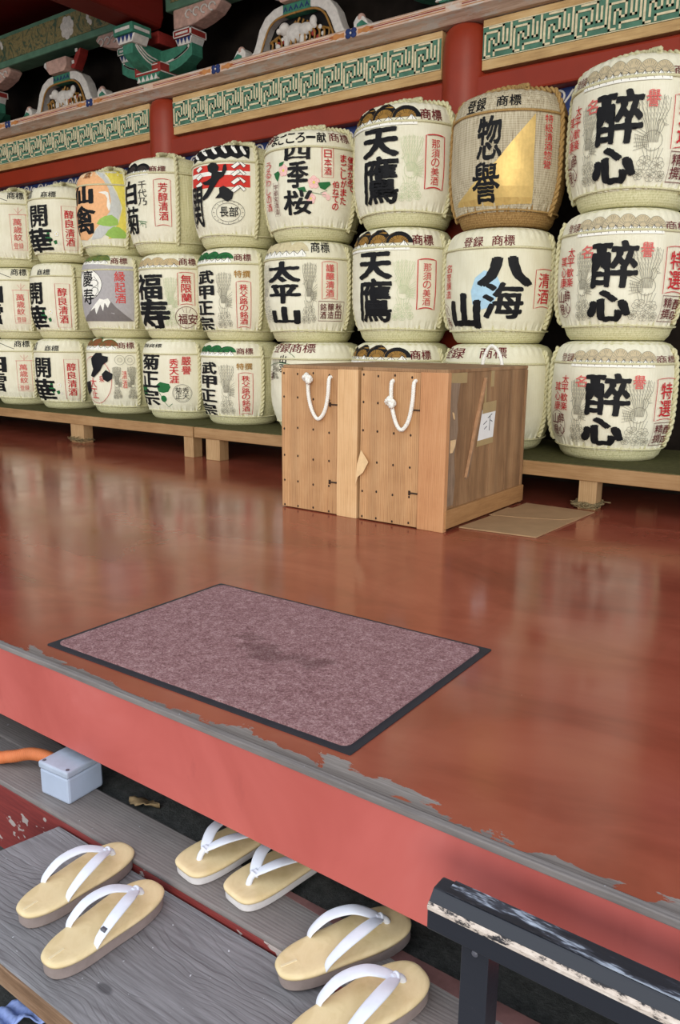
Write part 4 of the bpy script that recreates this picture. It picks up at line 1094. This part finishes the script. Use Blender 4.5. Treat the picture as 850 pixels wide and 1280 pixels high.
def arm_outline(L_, h, th):
    """boat-shaped bracket arm seen from its side"""
    top = [(-L_, h), (L_, h)]; low = []
    for i in range(13):
        a = i/12; x = L_*(1-a*2); low.append((x, h-th-(h-th)*(1-abs(x/L_)**3.2) if abs(x) < L_ else h-th))
    return top+low
def bracket_set(x, label):
    t = thing('bracket_set', (x, 4.27, 2.528), label, 'bracket', 'painted bracket sets')
    MB().prism([(-.085, 0), (.085, 0), (.135, .05), (-.135, .05)], -.135, .10).build('block_foot', 'carving_green', t, bevel=.003)
    z = MB()
    for i in range(5):
        c = -.09+.045*i; z.prism([(c-.02, .008), (c, .045), (c+.02, .008)], -.137, -.118)
    z.build('zigzag', 'carving_white', t)
    MB().box((-.135, -.135, .05), (.135, .10, .115)).build('great_block', 'carving_red', t, bevel=.006)
    wl = MB()
    for q in ((.05, .057), (.108, .115)): wl.box((.134, -.13, q[0]), (.1375, .095, q[1]))
    for q in ((-.11, -.139, .062, .11, -.134, .068), (-.11, -.139, .098, .11, -.134, .104)): wl.box((q[0], q[1], q[2]), (q[3], q[4], q[5]))
    wl.build('white_line', 'carving_white', t)
    MB().prism([(a, b+.06) for a, b in arm_outline(.37, .15, .075)], -.05, .05).build('cross_arm', 'carving_green', t, bevel=.012)
    for s in (-1, 1):
        e = smooth_path([(s*.10, -.053, .125), (s*.22, -.053, .14), (s*.32, -.053, .175), (s*.345, -.053, .20)], 5)
        MB().tube(e, .007, 6).build('arm_line', 'carving_white', t, smooth=True)
        MB().tube([p+Vector((0, -.004, 0)) for p in e[4:-3]], .005, 6).build('ink_line', 'carving_black', t, smooth=True)
        bl = MB().box((s*.30-.085, -.075, .25), (s*.30+.085, .075, .30)).build('small_block', 'carving_red' if s > 0 else 'carving_green', t, bevel=.005)
        MB().prism([(s*.30-.085, .25), (s*.30+.085, .25), (s*.30+.06, .205), (s*.30-.06, .205)], -.06, .06).build('block_taper', 'carving_white', bl, bevel=.003)
        zg = MB()
        for i in range(4):
            c = s*.30-.054+.036*i; zg.prism([(c-.016, .249), (c+.016, .249), (c, .212)], -.0625, -.0595)
        zg.build('block_zigzag', 'carving_blue', bl)
        fr = MB()
        for q in ((-.085, .25, .085, .257), (-.085, .293, .085, .30), (-.085, .25, -.078, .30), (.078, .25, .085, .30)): fr.box((s*.30+q[0], -.0775, q[1]), (s*.30+q[2], -.0745, q[3]))
        for q in ((-.075, .25, .075, .257), (-.075, .293, .075, .30), (-.075, .25, -.068, .30), (.068, .25, .075, .30)): fr.box((s*.30+.0845, q[0], q[1]), (s*.30+.0875, q[2], q[3]))
        fr.build('block_edge', 'carving_white', bl)
        MB().box((s*.30-.06, -.078, .268), (s*.30+.06, -.074, .282)).build('block_line', 'carving_white', bl)
    # the arm that reaches out towards the yard
    o = MB().prism([(-a, b+.06) for a, b in arm_outline(.30, .16, .08)], -.05, .05, 'YZ').build('forward_arm', 'carving_green', t, bevel=.012)
    for dz in (.0, .022, .044):
        MB().tube(smooth_path([(.053, -.08, .10+dz), (.053, -.17, .115+dz), (.053, -.245, .160+dz), (.053, -.275, .195+dz*.5)], 5), .0055, 6).build('arm_line', 'carving_white', o, smooth=True)
    bl = MB().box((-.10, -.34, .25), (.10, -.17, .315)).build('front_block', 'carving_green', t, bevel=.005)
    MB().prism([(-.10, .25), (.10, .25), (.07, .20), (-.07, .20)], -.32, -.19).build('block_taper', 'carving_white', bl, bevel=.003)
    zg = MB()
    for i in range(4):
        c = -.063+.042*i; zg.prism([(c-.019, .249), (c+.019, .249), (c, .208)], -.3225, -.3195)
    zg.build('block_zigzag', 'carving_blue', bl)
    q = MB().box((-.075, -.344, .272), (.075, -.339, .292)); q.box((.098, -.32, .272), (.104, -.19, .292)); q.build('block_line', 'carving_white', bl)
    MB().box((-.08, -.09, .25), (.08, .08, .33)).build('centre_block', 'carving_red', t, bevel=.005)
    for s in (-1, 1):
        pts = [(s*a, b) for a, b in [(.20, .315), (.40, .315), (.50, .335), (.60, .365), (.66, .41), (.62, .44), (.20, .44)]]
        w = MB().prism(pts, -.06, .06).build('wing_scroll', 'faded_pink', t, bevel=.012)
        for k in range(4):
            c = .36+.075*k; MB().tube([(s*(c+.03*math.cos(a*.6)), -.064, .385+.024*math.sin(a*.6)) for a in range(9)], .006, 5).build('wing_curl', 'carving_white', w, smooth=True)

def peony(mb, x, z, y, r, rnd):
    for ring, n in ((1., 7), (.6, 5), (.25, 3)):
        for k in range(n):
            a = 2*PI*k/n+ring*2; cx, cz = x+r*.62*ring*math.cos(a), z+r*.62*ring*math.sin(a)
            mb.ball((cx, y-.004*(1-ring)*3, cz), r*.40, (1, .22, .8+.2*rnd.random()), 7)
def build_top():
    for x, lab in ((-5.85, 'left carved frog-leg strut on the cornice, under the floral beam'), (-3.44, 'right carved frog-leg strut on the cornice with pale beast carving')): kaerumata(x, lab)
    bracket_set(PX[1], 'green and red bracket set on the cornice above the left pillar')
    bracket_set(PX[0], 'bracket set cut by the left edge of the photo')
    bracket_set(PX[2], 'bracket set above the right pillar, mostly above the frame')
    rnd = random.Random(5)
    for x0, x1, lab in ((-9.9, -5.02, 'green painted beam with pale peony, at upper left'), (-4.60, 1.5, 'green painted beam at the top edge, right of the red tie beam')):
        t = thing('painted_beam', ((x0+x1)/2, 4.27, 2.965), lab, 'beam', 'painted floral beams'); w = x1-x0
        MB().box((-w/2, -.07, 0), (w/2, .10, .25)).build('timber', 'beam_border_green', t, bevel=.012)
        MB().box((-w/2+.06, -.075, .045), (w/2-.06, -.07, .215)).build('arabesque_field', 'arabesque_green', t)
        pm = MB()
        for k in range(3 if x0 < -6 else 5):
            px = (w/2-.68-k*1.25) if x0 < -6 else (-w/2+.7+k*1.2)
            peony(pm, px, .125, -.076, .085, rnd)
            for q in range(9):
                a = q*.55; pm.ball((px+.30+.055*math.cos(a)*(1-q*.03), -.076, .15+.05*math.sin(a)), .019, (1, .3, 1), 5)
        pm.build('peony', 'carving_white', t, smooth=True)
    t = thing('tie_beam', (PX[1], 3.6, 2.86), 'dark red tie beam running out over the bracket set', 'beam')
    MB().prism([(-.15, .06), (-.12, 0), (.12, 0), (.15, .06), (.15, .42), (-.15, .42)], -.9, .58).build('timber', 'soffit_red', t, bevel=.02)

# ------------------------------------------------------------------ bench, crates, mat
def build_bench():
    for x0, x1, lab, legs in ((-7.6, -3.706, 'left timber bench carrying the barrel stacks', ((-4.997, -4.845), (-3.80, -3.715), (-6.62, -6.50))), (-3.695, -.2, 'right timber bench carrying the barrel stacks, behind the crates', ((-3.60, -3.48), (-2.36, -2.26), (-1.203, -1.12)))):
        t = thing('timber_bench', ((x0+x1)/2, 3.9, 0), lab, 'bench', 'timber benches'); c = (x0+x1)/2
        MB().box((x0-c, -.41, .134), (x1-c, -.33, .200)).build('front_rail', 'bench_timber', t, bevel=.004)
        MB().box((x0-c, .32, .134), (x1-c, .40, .200)).build('back_rail', 'bench_timber', t, bevel=.004)
        MB().box((x0-c, -.395, .196), (x1-c, .40, .204)).build('felt_top', 'olive_felt', t)
        for a, b in legs:
            MB().box((a-c, -.40, 0), (b-c, -.32, .134)).build('leg', 'bench_post', t, bevel=.003)
            MB().box((a-c-.02, .33, 0), (b-c-.02, .39, .134)).build('leg', 'bench_post', t, bevel=.003)
        if x0 < -5: MB().box((-5.62-c, -.10, .09), (-5.56-c, -.04, .196)).build('cross_block', 'bench_post', t)
        else: MB().box((-1.06-c, .05, .06), (-.98-c, .12, .196)).build('cross_block', 'bench_post', t)
    for x, y, lab, sd in ((-4.93, 3.49, 'frayed straw cord round the foot of the left bench post', 3), (-1.17, 3.49, 'frayed straw cord round the foot of the right bench post', 8)):
        rnd = random.Random(sd); m = MB()
        for k in range(30):
            a = rnd.uniform(0, 2*PI); r = .050+rnd.uniform(0, .014); pts = []
            for q in range(9):
                aa = a+q*.28; sq = 1/max(abs(math.cos(aa)), abs(math.sin(aa)))
                pts.append(((r+(.028 if x < -3 else 0))*sq*math.cos(aa)*.92, r*.92*sq*math.sin(aa), .012+.018*rnd.random()+.006*math.sin(q)))
            e = Vector(pts[-1]); pts.append(tuple(e+Vector((rnd.uniform(-.03, .05), rnd.uniform(-.04, .01), rnd.uniform(-.004, .014)))))
            m.tube(smooth_path(pts, 3), .0032, 5)
        o = m.build('frayed_cord', 'frayed_straw', smooth=True); o.location = (x, 3.54, 0); tag(o, lab, 'cord', 'frayed cords')
def rope_handle(t, x0, x1, z, drop, y, knot_left=True, name='rope_handle'):
    m = MB(); c = (x0+x1)/2
    p = smooth_path([(x0, y+.02, z), (x0, y-.012, z+.002), (x0+.004, y-.018, z-drop*.4), (x0+(x1-x0)*.22, y-.016, z-drop*.82), (c, y-.016, z-drop), (x1-(x1-x0)*.2, y-.016, z-drop*.8), (x1-.003, y-.018, z-drop*.4), (x1, y-.012, z+.004), (x1, y+.02, z+.004)], 6)
    twisted(m, p, 0.0078, .027, 3)
    o = m.build(name, 'white_cord', t, smooth=True)
    k = MB(); kx = x0; kz = z if knot_left else z-drop*.42
    for a in range(3):
        twisted(k, [(kx+.017*math.cos(q*PI/6+a)*(1, .5, .9)[a], y-.020-.010*math.sin(q*PI/6+a*2), kz+.017*math.sin(q*PI/6)*(.6, 1, .9)[a]) for q in range(13)], .0095, .03, 3)
    k.build('cord_knot', 'white_cord', o, smooth=True)
def build_crates():
    H_ = .628; y0, y1 = 2.705, 3.475
    def crate(x0, x1, split, H, label, right):
        w = x1-x0; t = thing('wooden_crate', ((x0+x1)/2, y0, 0), label, 'crate', 'wooden crates'); a = x0-(x0+x1)/2; b = -a; s = split-(x0+x1)/2; D_ = y1-y0
        MB().box((a, 0, .004), (s-.001, .022, H)).build('front_panel', 'crate_cypress', t, bevel=.002)
        MB().box((s+.0005, -.003, .0), (b, .026, H+.002)).build('front_batten', 'crate_red_batten' if right else 'crate_pale_batten', t, bevel=.002)
        MB().box((a+.004, .022, .004), (a+.02, D_, H)).build('side_panel', 'crate_side', t)
        MB().box((a+.02, D_-.02, .004), (b-.006, D_, H-.004)).build('back_panel', 'crate_side', t)
        MB().box((a+.02, .022, .004), (b-.02, D_-.02, .02)).build('bottom_panel', 'crate_side', t)
        MB().box((a+.006, .006, H), (b-.006, D_, H+.014)).build('lid', 'crate_side', t, bevel=.002)
        nm = MB()
        k = 0
        for zf in ((.02, .2, .38, .58, .79, .97) if not right else (.03, .2, .4, .6, .8, .97)):
            for xf in (.05, .30, .58, .86):
                xx = a+(s-a)*xf; zz = H*zf+random.uniform(-.006, .006)
                MB().ball((xx, -.0005, zz), .0045, (1, .35, 1.2), 6).build('nail', 'rust_nail', t, smooth=True)
        for zf in (.23, .765):
            cl = MB().box((s-.040, -.004, H*zf-.003), (s-.001, .001, H*zf+.003)); cl.box((s-.042, -.005, H*zf-.009), (s-.034, .001, H*zf+.009)); cl.build('staple', 'rust_nail', t)
        return t, a, b, s, D_
    t, a, b, s, D_ = crate(-2.297, -1.882, -1.987, .626, 'left wooden crate with pale front batten and white rope handle', False)
    rope_handle(t, -2.134+2.0895, -2.022+2.0895, .585, .17, 0, True)
    MB().box((b-.018, .026, .004), (b-.004, D_, .626)).build('right_side_panel', 'crate_rough', t)  # darker wood here paints the shade in the gap between the crates
    # the torn paper sticking out of the gap
    fl = MB(); F = [(q+2.0895, w) for q, w in ((-1.853, .30), (-1.815, .253), (-1.842, .205), (-1.868, .185), (-1.880, .146), (-1.872, .24))]
    fl.prism(F, -.016, -.0135); 
    f = fl.build('torn_paper', 'pale_chip', t, bevel=.0006); f['label'] = 'torn pale paper flap sticking out at the edge'
    t, a, b, s, D_ = crate(-1.868, -1.462, -1.583, .626, 'right wooden crate with red front batten and taped paper note', True)
    rope_handle(t, -1.71+1.665, -1.606+1.665, .583, .185, 0, False)
    # planks of the right side, each its own tone through the grain
    edges = [.026, .10, .17, .235, .31, .40, .49, .575, .665, D_]
    sp = MB()
    for i, (p, q) in enumerate(zip(edges, edges[1:])):
        sp.box((b-.026, p+.0008, .012), (b-.010+(.0012 if i % 2 else 0), q-.0008, .626))
    sp.build('right_side_panel', 'crate_side', t, bevel=.001)
    rp = MB().prism([(.03, .10), (.085, .10), (.095, .2), (.08, .3), (.105, .4), (.09, .5), (.11, .585), (.03, .59)], b-.010, b-.0055, 'YZ').build('worn_strip', 'crate_rough', t)
    rail = MB().box((b-.010, .008, .012), (b+.006, D_-.005, .088)).build('bottom_rail', 'crate_rail', t, bevel=.003)
    sw = MB().prism([(.180, .20), (.184, .198), (.262, .40), (.334, .59), (.322, .60), (.250, .41)], b-.009, b+.003, 'YZ').build('split_slat', 'split_wood', t, bevel=.001); sw['label'] = 'broken slanting slat on the side'
    MB().prism([(.19, .19), (.215, .20), (.33, .57), (.338, .59)], b-.010, b-.006, 'YZ').build('split_edge', 'crate_rough', t)
    for p, q, z, w in ((.03, .17, .585, .628), (.39, .42, .56, .63), (.335, .352, .46, .60)): MB().box((b-.0095, p, z), (b-.0075, q, w)).build('tape_strip', 'packing_tape', t)
    nt = MB().prism([(.281, .33), (.428, .335), (.447, .475), (.318, .468)], b-.0072, b-.0062, 'YZ').build('paper_note', 'note_paper', t)
    MB().prism([(.316, .45), (.447, .455), (.447, .50), (.322, .495)], b-.0068, b-.0058, 'YZ').build('note_tape', 'packing_tape', nt)
    MB().prism([(.275, .315), (.43, .32), (.431, .345), (.279, .34)], b-.0068, b-.0058, 'YZ').build('note_tape', 'packing_tape', nt)
    ink = MB()
    for p in ([(.332, .405), (.362, .418)], [(.34, .385), (.364, .395)], [(.372, .43), (.41, .445)], [(.392, .436), (.388, .375)], [(.397, .42), (.415, .412)]):
        ink.tube([(b-.0060, y, z) for y, z in p], .0016, 5)
    ink.build('note_writing', 'pencil', nt)
    for q in ([(.052, .475), (.062, .47), (.070, .445), (.062, .449)], [(.045, .365), (.085, .365), (.08, .34), (.06, .315), (.045, .315)]):
        MB().prism(q, b-.006, b-.002, 'YZ').build('pale_chip', 'pale_chip', t)
    # the cord loop standing up behind the lid
    lp = MB(); twisted(lp, smooth_path([(-1.69+1.665, D_-.01, .58), (-1.696+1.665, D_-.006, .64), (-1.68+1.665, D_-.004, .70), (-1.653+1.665, D_-.004, .727), (-1.62+1.665, D_-.004, .70), (-1.598+1.665, D_-.006, .65), (-1.594+1.665, D_-.01, .58)], 5), .008, .03, 3)
    lp.build('back_rope_loop', 'white_cord', t, smooth=True)
    cb = MB().prism([(-1.452, 2.82), (-1.30, 2.835), (-1.133, 2.853), (-1.12, 3.17), (-1.107, 3.452), (-1.185, 3.452), (-1.30, 3.455), (-1.43, 3.455)], .001, .006, 'XY').build('cardboard_sheet', 'cardboard', bevel=.0008)
    tag(cb, 'flat sheet of brown cardboard on the floor beside the right crate', 'cardboard')
    c2 = MB().prism([(-1.452, 3.10), (-1.30, 3.14), (-1.16, 3.20), (-1.11, 3.30), (-1.112, 3.40), (-1.25, 3.36), (-1.452, 3.29)], .006, .0085, 'XY').build('folded_flap', 'cardboard', cb, bevel=.0006)
def build_mat():
    t = thing('door_mat', (-1.224, 1.385, 0), 'stained mauve carpet door mat with black rubber border on the red floor', 'mat', rz=R(1.2)); a, b = .457, .312
    def rr(x, y, r, n=6):
        out = []
        for cx, cy, s in ((x-r, y-r, 0), (-x+r, y-r, 1), (-x+r, -y+r, 2), (x-r, -y+r, 3)):
            out += [(cx+r*math.cos(PI/2*(s+i/n)), cy+r*math.sin(PI/2*(s+i/n))) for i in range(n+1)]
        return out
    MB().prism(rr(a, b, .004), 0, .003, 'XY').build('rubber_border', 'black_rubber', t, bevel=.001)
    MB().prism(rr(a-.019, b-.017, .018), .002, .0075, 'XY').build('carpet_pile', 'mauve_carpet', t, bevel=.002)
# ------------------------------------------------------------------ the steps, the fence, the sandals
def build_steps():
    t = thing('step_beam', (-1., .976, -.305), 'grey weathered beam with chipped red face below the platform edge', 'step')
    MB().box((-4, -.061, -.012), (2.3, .061, 0)).build('worn_top', 'grey_beam', t, bevel=.004)
    MB().box((-4, -.059, -.195), (2.3, .060, -.012)).build('painted_face', 'chipped_red_paint', t, bevel=.003)
    MB().prism([(.02, .0585), (.12, .045), (.30, .036), (.55, .024), (.9, .022), (2.3, .02), (2.3, .060)], -.002, .0006, 'XY').build('red_stain', 'bare_red_stain', t)
    t = thing('wide_step', (0, .76, -.33), 'wide grey grained plank step carrying the two near pairs of sandals', 'step')
    vs = [(-1.445, .152), (-1.475, .0), (-1.50, -.148), (1.2, -.148), (1.2, .152)]
    MB().prism(vs, -.045, 0, 'XY').build('plank', 'grey_step', t, bevel=.003)
    MB().box((-1.50, -.1525, -.044), (1.2, -.147, -.003)).build('front_edge', 'brown_step_edge', t, bevel=.0015)
    for x in (-.95, .4): MB().box((x, -.10, -.17), (x+.08, .12, -.045)).build('bearer', 'grey_beam', t)
def build_fence():
    t = thing('black_railing', (-.2, .85, -.33), 'chipped black painted wooden railing at lower right', 'railing')
    x0 = -.263; x1 = 1.2
    MB().prism([(0, .270), (.062, .270), (.062, .305), (.046, .326), (.016, .326), (0, .308)], x0, x1, 'YZ').build('top_rail', 'chipped_black_paint', t, bevel=.003)
    MB().prism([(.0, .3085), (-.0008, .3025), (-.0010, .308), (.0030, .3130), (.004, .3122)], x0+.001, x1, 'YZ').build('bare_edge', 'bare_pale_wood', t)
    MB().prism([(.017, .3262), (.046, .3262), (.0605, .3075), (.0615, .3085), (.0465, .3275), (.0165, .3275)], x0+.02, x1, 'YZ').build('worn_top', 'worn_black_paint', t)
    MB().prism([(.012, .0), (.050, .0), (.050, .271), (.012, .271)], -.213, -.172, 'YZ').build('post', 'chipped_black_paint', t, bevel=.003)
    MB().prism([(.012, .0), (.050, .0), (.050, .271), (.012, .271)], .62, .661, 'YZ').build('post', 'chipped_black_paint', t, bevel=.003)
    MB().ball((-.192, .011, .258), .005, (1, .5, 1), 7).build('screw', 'screw', t, smooth=True)
def build_box():
    t = thing('junction_box', (-1.512, 1.0, -.305), 'grey plastic junction box on the beam under the platform edge', 'box', rz=R(4))
    MB().box((-.05, -.051, 0), (.05, .051, .066)).build('body', 'grey_plastic', t, bevel=.006)
    l = MB().box((-.0515, -.0525, .066), (.0515, .0525, .083)).build('lid', 'dusty_lid', t, bevel=.004)
    for sx in (-1, 1):
        for sy in (-1, 1): MB().lathe([(.0045, .082), (.0045, .0842), (.001, .0845)], 10, c=(sx*.041, sy*.042)).build('screw', 'screw', l)
    m = MB(); p = smooth_path([(-1.562, 1.01, -.270), (-1.62, 1.012, -.266), (-1.68, 1.0, -.270), (-1.73, .972, -.282), (-1.80, .955, -.290), (-2.1, .95, -.290)], 10)
    r = []; q = []
    for i in range(len(p)-1):
        for k in range(4): q.append(p[i].lerp(p[i+1], k/4)); r.append(.0145+(.0012 if k < 2 else -.0004))
    m.tube(q, r, 14); o = m.build('conduit_pipe', 'orange_conduit', smooth=True); tag(o, 'orange corrugated conduit running into the grey junction box', 'pipe')
    o = MB().prism([(-2.2, 1.05), (-1.70, 1.03), (-1.645, 1.045), (-1.66, 1.10), (-2.2, 1.13)], -.318, -.300, 'XY').build('stone_slab', 'grey_beam', bevel=.003); tag(o, 'grey slab end lying behind the orange conduit', 'slab')
    lf = MB(); n = 9
    for i in range(n+1):
        for j in range(5):
            u = i/n; v = (j-2)/2; w = .017*math.sin(PI*min(1, u*1.02+.01))**.7*(1+.3*math.sin(i*2.3))
            lf.v.append((-.04+.08*u, v*w, .006+.006*math.sin(u*5+v*2)+.004*v*v))
    for i in range(n):
        for j in range(4): lf.f.append((i*5+j, i*5+j+1, i*5+j+6, i*5+j+5))
    o = lf.build('dry_leaf', 'dry_leaf', smooth=True); o.location = (-1.335, 1.068, -.317); o.rotation_euler = (0, 0, R(20)); tag(o, 'crumpled dry leaf in the gap beside the grey junction box', 'leaf')
    md = o.modifiers.new('thick', 'SOLIDIFY'); md.thickness = .0015
    cl = MB(); n = 12
    for i in range(n+1):
        for j in range(n+1):
            u, v = i/n, j/n; cl.v.append((.11*(u-.5), .045*(v-.5), .014+.012*math.sin(u*13+v*3)*math.sin(v*7+u*2)))
    for i in range(n):
        for j in range(n): cl.f.append((i*(n+1)+j, i*(n+1)+j+1, (i+1)*(n+1)+j+1, (i+1)*(n+1)+j))
    o = cl.build('cloth_scrap', 'blue_cloth', smooth=True); o.location = (-1.205, .655, -.5); o.rotation_euler = (0, 0, R(48)); tag(o, 'small crumpled blue cloth scrap on the dark ground at lower left', 'cloth')
    md = o.modifiers.new('thick', 'SOLIDIFY'); md.thickness = .003

def sandal_outline(L_, w, square=0., grow=0., n=72):
    """heel at the near end (y=0), toe at y=L_"""
    e = 2.7 if square < .5 else 3.8
    out = []
    for i in range(n):
        a = 2*PI*i/n; cx, sy = math.cos(a), math.sin(a)
        x = math.copysign(abs(cx)**(2/e), cx); y = math.copysign(abs(sy)**(2/e), sy)
        t = (y+1)/2; ww = w*(.88+.16*t-.075*math.exp(-((t-.42)/.2)**2)*(1-square))
        out.append((x*(ww+grow), L_/2+y*(L_/2+grow)))
    return out
def make_sandal(loc, rz, label, group, L_=.250, w=.050, th=.033, tilt=0., rear=False, mark=False):
    t = thing('thong_sandal', loc, label, 'sandal', group, rz); t.rotation_euler = (R(tilt), 0, rz)
    sm = MB(); lay = [(0., -.004), (.004, -.001), (th*.55, -.0005), (th-.007, .0)]; n = 72
    for z, g in lay: sm.v += [(x, y, z) for x, y in sandal_outline(L_, w, .6 if rear else 0., g)]
    for j in range(len(lay)-1): sm.f += [(j*n+i, j*n+(i+1) % n, (j+1)*n+(i+1) % n, (j+1)*n+i) for i in range(n)]
    sm.f += [tuple(reversed(range(n))), tuple(range((len(lay)-1)*n, len(lay)*n))]
    sm.build('sole', 'sole_white' if rear else 'sole_taupe', t, smooth=False, bevel=.0015)
    tm = MB(); lay = [(th-.0072, .0012), (th-.003, .0022), (th, .0), (th+.0016, -.006), (th+.0012, -.016)]
    for z, g in lay: tm.v += [(x, y, z) for x, y in sandal_outline(L_, w, .6 if rear else 0., g)]
    for j in range(len(lay)-1): tm.f += [(j*n+i, j*n+(i+1) % n, (j+1)*n+(i+1) % n, (j+1)*n+i) for i in range(n)]
    tm.f += [tuple(reversed(range(n))), tuple(range((len(lay)-1)*n, len(lay)*n))]
    tm.build('footbed', 'tatami_vinyl', t, smooth=True)
    py = L_*.80; z0 = th+.001
    for s in (-1, 1):
        p = smooth_path([(0, py-.004, z0+.013), (s*.010, py-.016, z0+.022), (s*.026, py-.045, z0+.031), (s*.037, py-.085, z0+.027), (s*.0395, py-.118, z0+.010), (s*.0395, py-.128, z0-.004)], 8)
        k = len(p); rr = [.0062+.0064*math.sin(PI*min(1, .12+i/(k-1)*.9)) for i in range(k)]
        st = MB(); st.tube(p, rr, 12, flat=.28)
        so = st.build('strap', 'strap_white', t, smooth=True)
        if s > 0 and mark:
            mk = MB()
            q = p[int(k*.72)]; mk.box((q.x-.005, q.y-.004, q.z+.001), (q.x+.006, q.y+.003, q.z+.0055)); so2 = mk.build('size_mark', 'screw', so, smooth=True)
    pm = MB().tube(smooth_path([(0, py+.012, z0-.006), (0, py+.008, z0+.006), (0, py, z0+.014), (0, py-.010, z0+.017)], 5), [.0062]*16, 10)
    pm.tube([(.007*math.cos(a*PI/6), py-.003+.004*math.sin(a*PI/6), z0+.014+.006*math.sin(a*PI/6)) for a in range(12)], .003, 6, True)
    pm.build('toe_post', 'strap_white', t, smooth=True)
    if not rear: MB().box((-.0025, .006, th+.0008), (.0025, .036, th+.0022)).build('heel_seam', 'seam_cream', t, bevel=.0008)
    return t
def build_sandals():
    z2, z1 = -.33, -.305
    g = 'pairs of sandals'
    make_sandal((-1.226, .683, z2), R(0), 'leftmost thong sandal of the left pair on the wide step', g)
    make_sandal((-1.082, .640, z2), R(1), 'right thong sandal of the left pair on the wide step, heel nearer the edge', g, mark=True)
    make_sandal((-.752, .868, z2+.001), R(-30), 'thong sandal under the fascia at right, toe over the beam, upper of its pair', g, tilt=6)
    make_sandal((-.640, .762, z2+.001), R(-24), 'thong sandal cut by the lower edge of the photo, left of the black railing', g, tilt=6)
    make_sandal((-1.022, 1.180, z1), R(180-8), 'left sandal of the pair tucked under the platform edge, toe pointing out', g, w=.050, th=.027, rear=True)
    make_sandal((-.888, 1.184, z1), R(180-9), 'right sandal of the pair tucked under the platform edge, toe pointing out', g, w=.050, th=.027, rear=True)
build_setting()
build_pillars(); build_frieze(); build_top()
build_bench()
build_barrels()
build_crates(); build_mat()
build_steps(); build_fence(); build_box(); build_sandals()
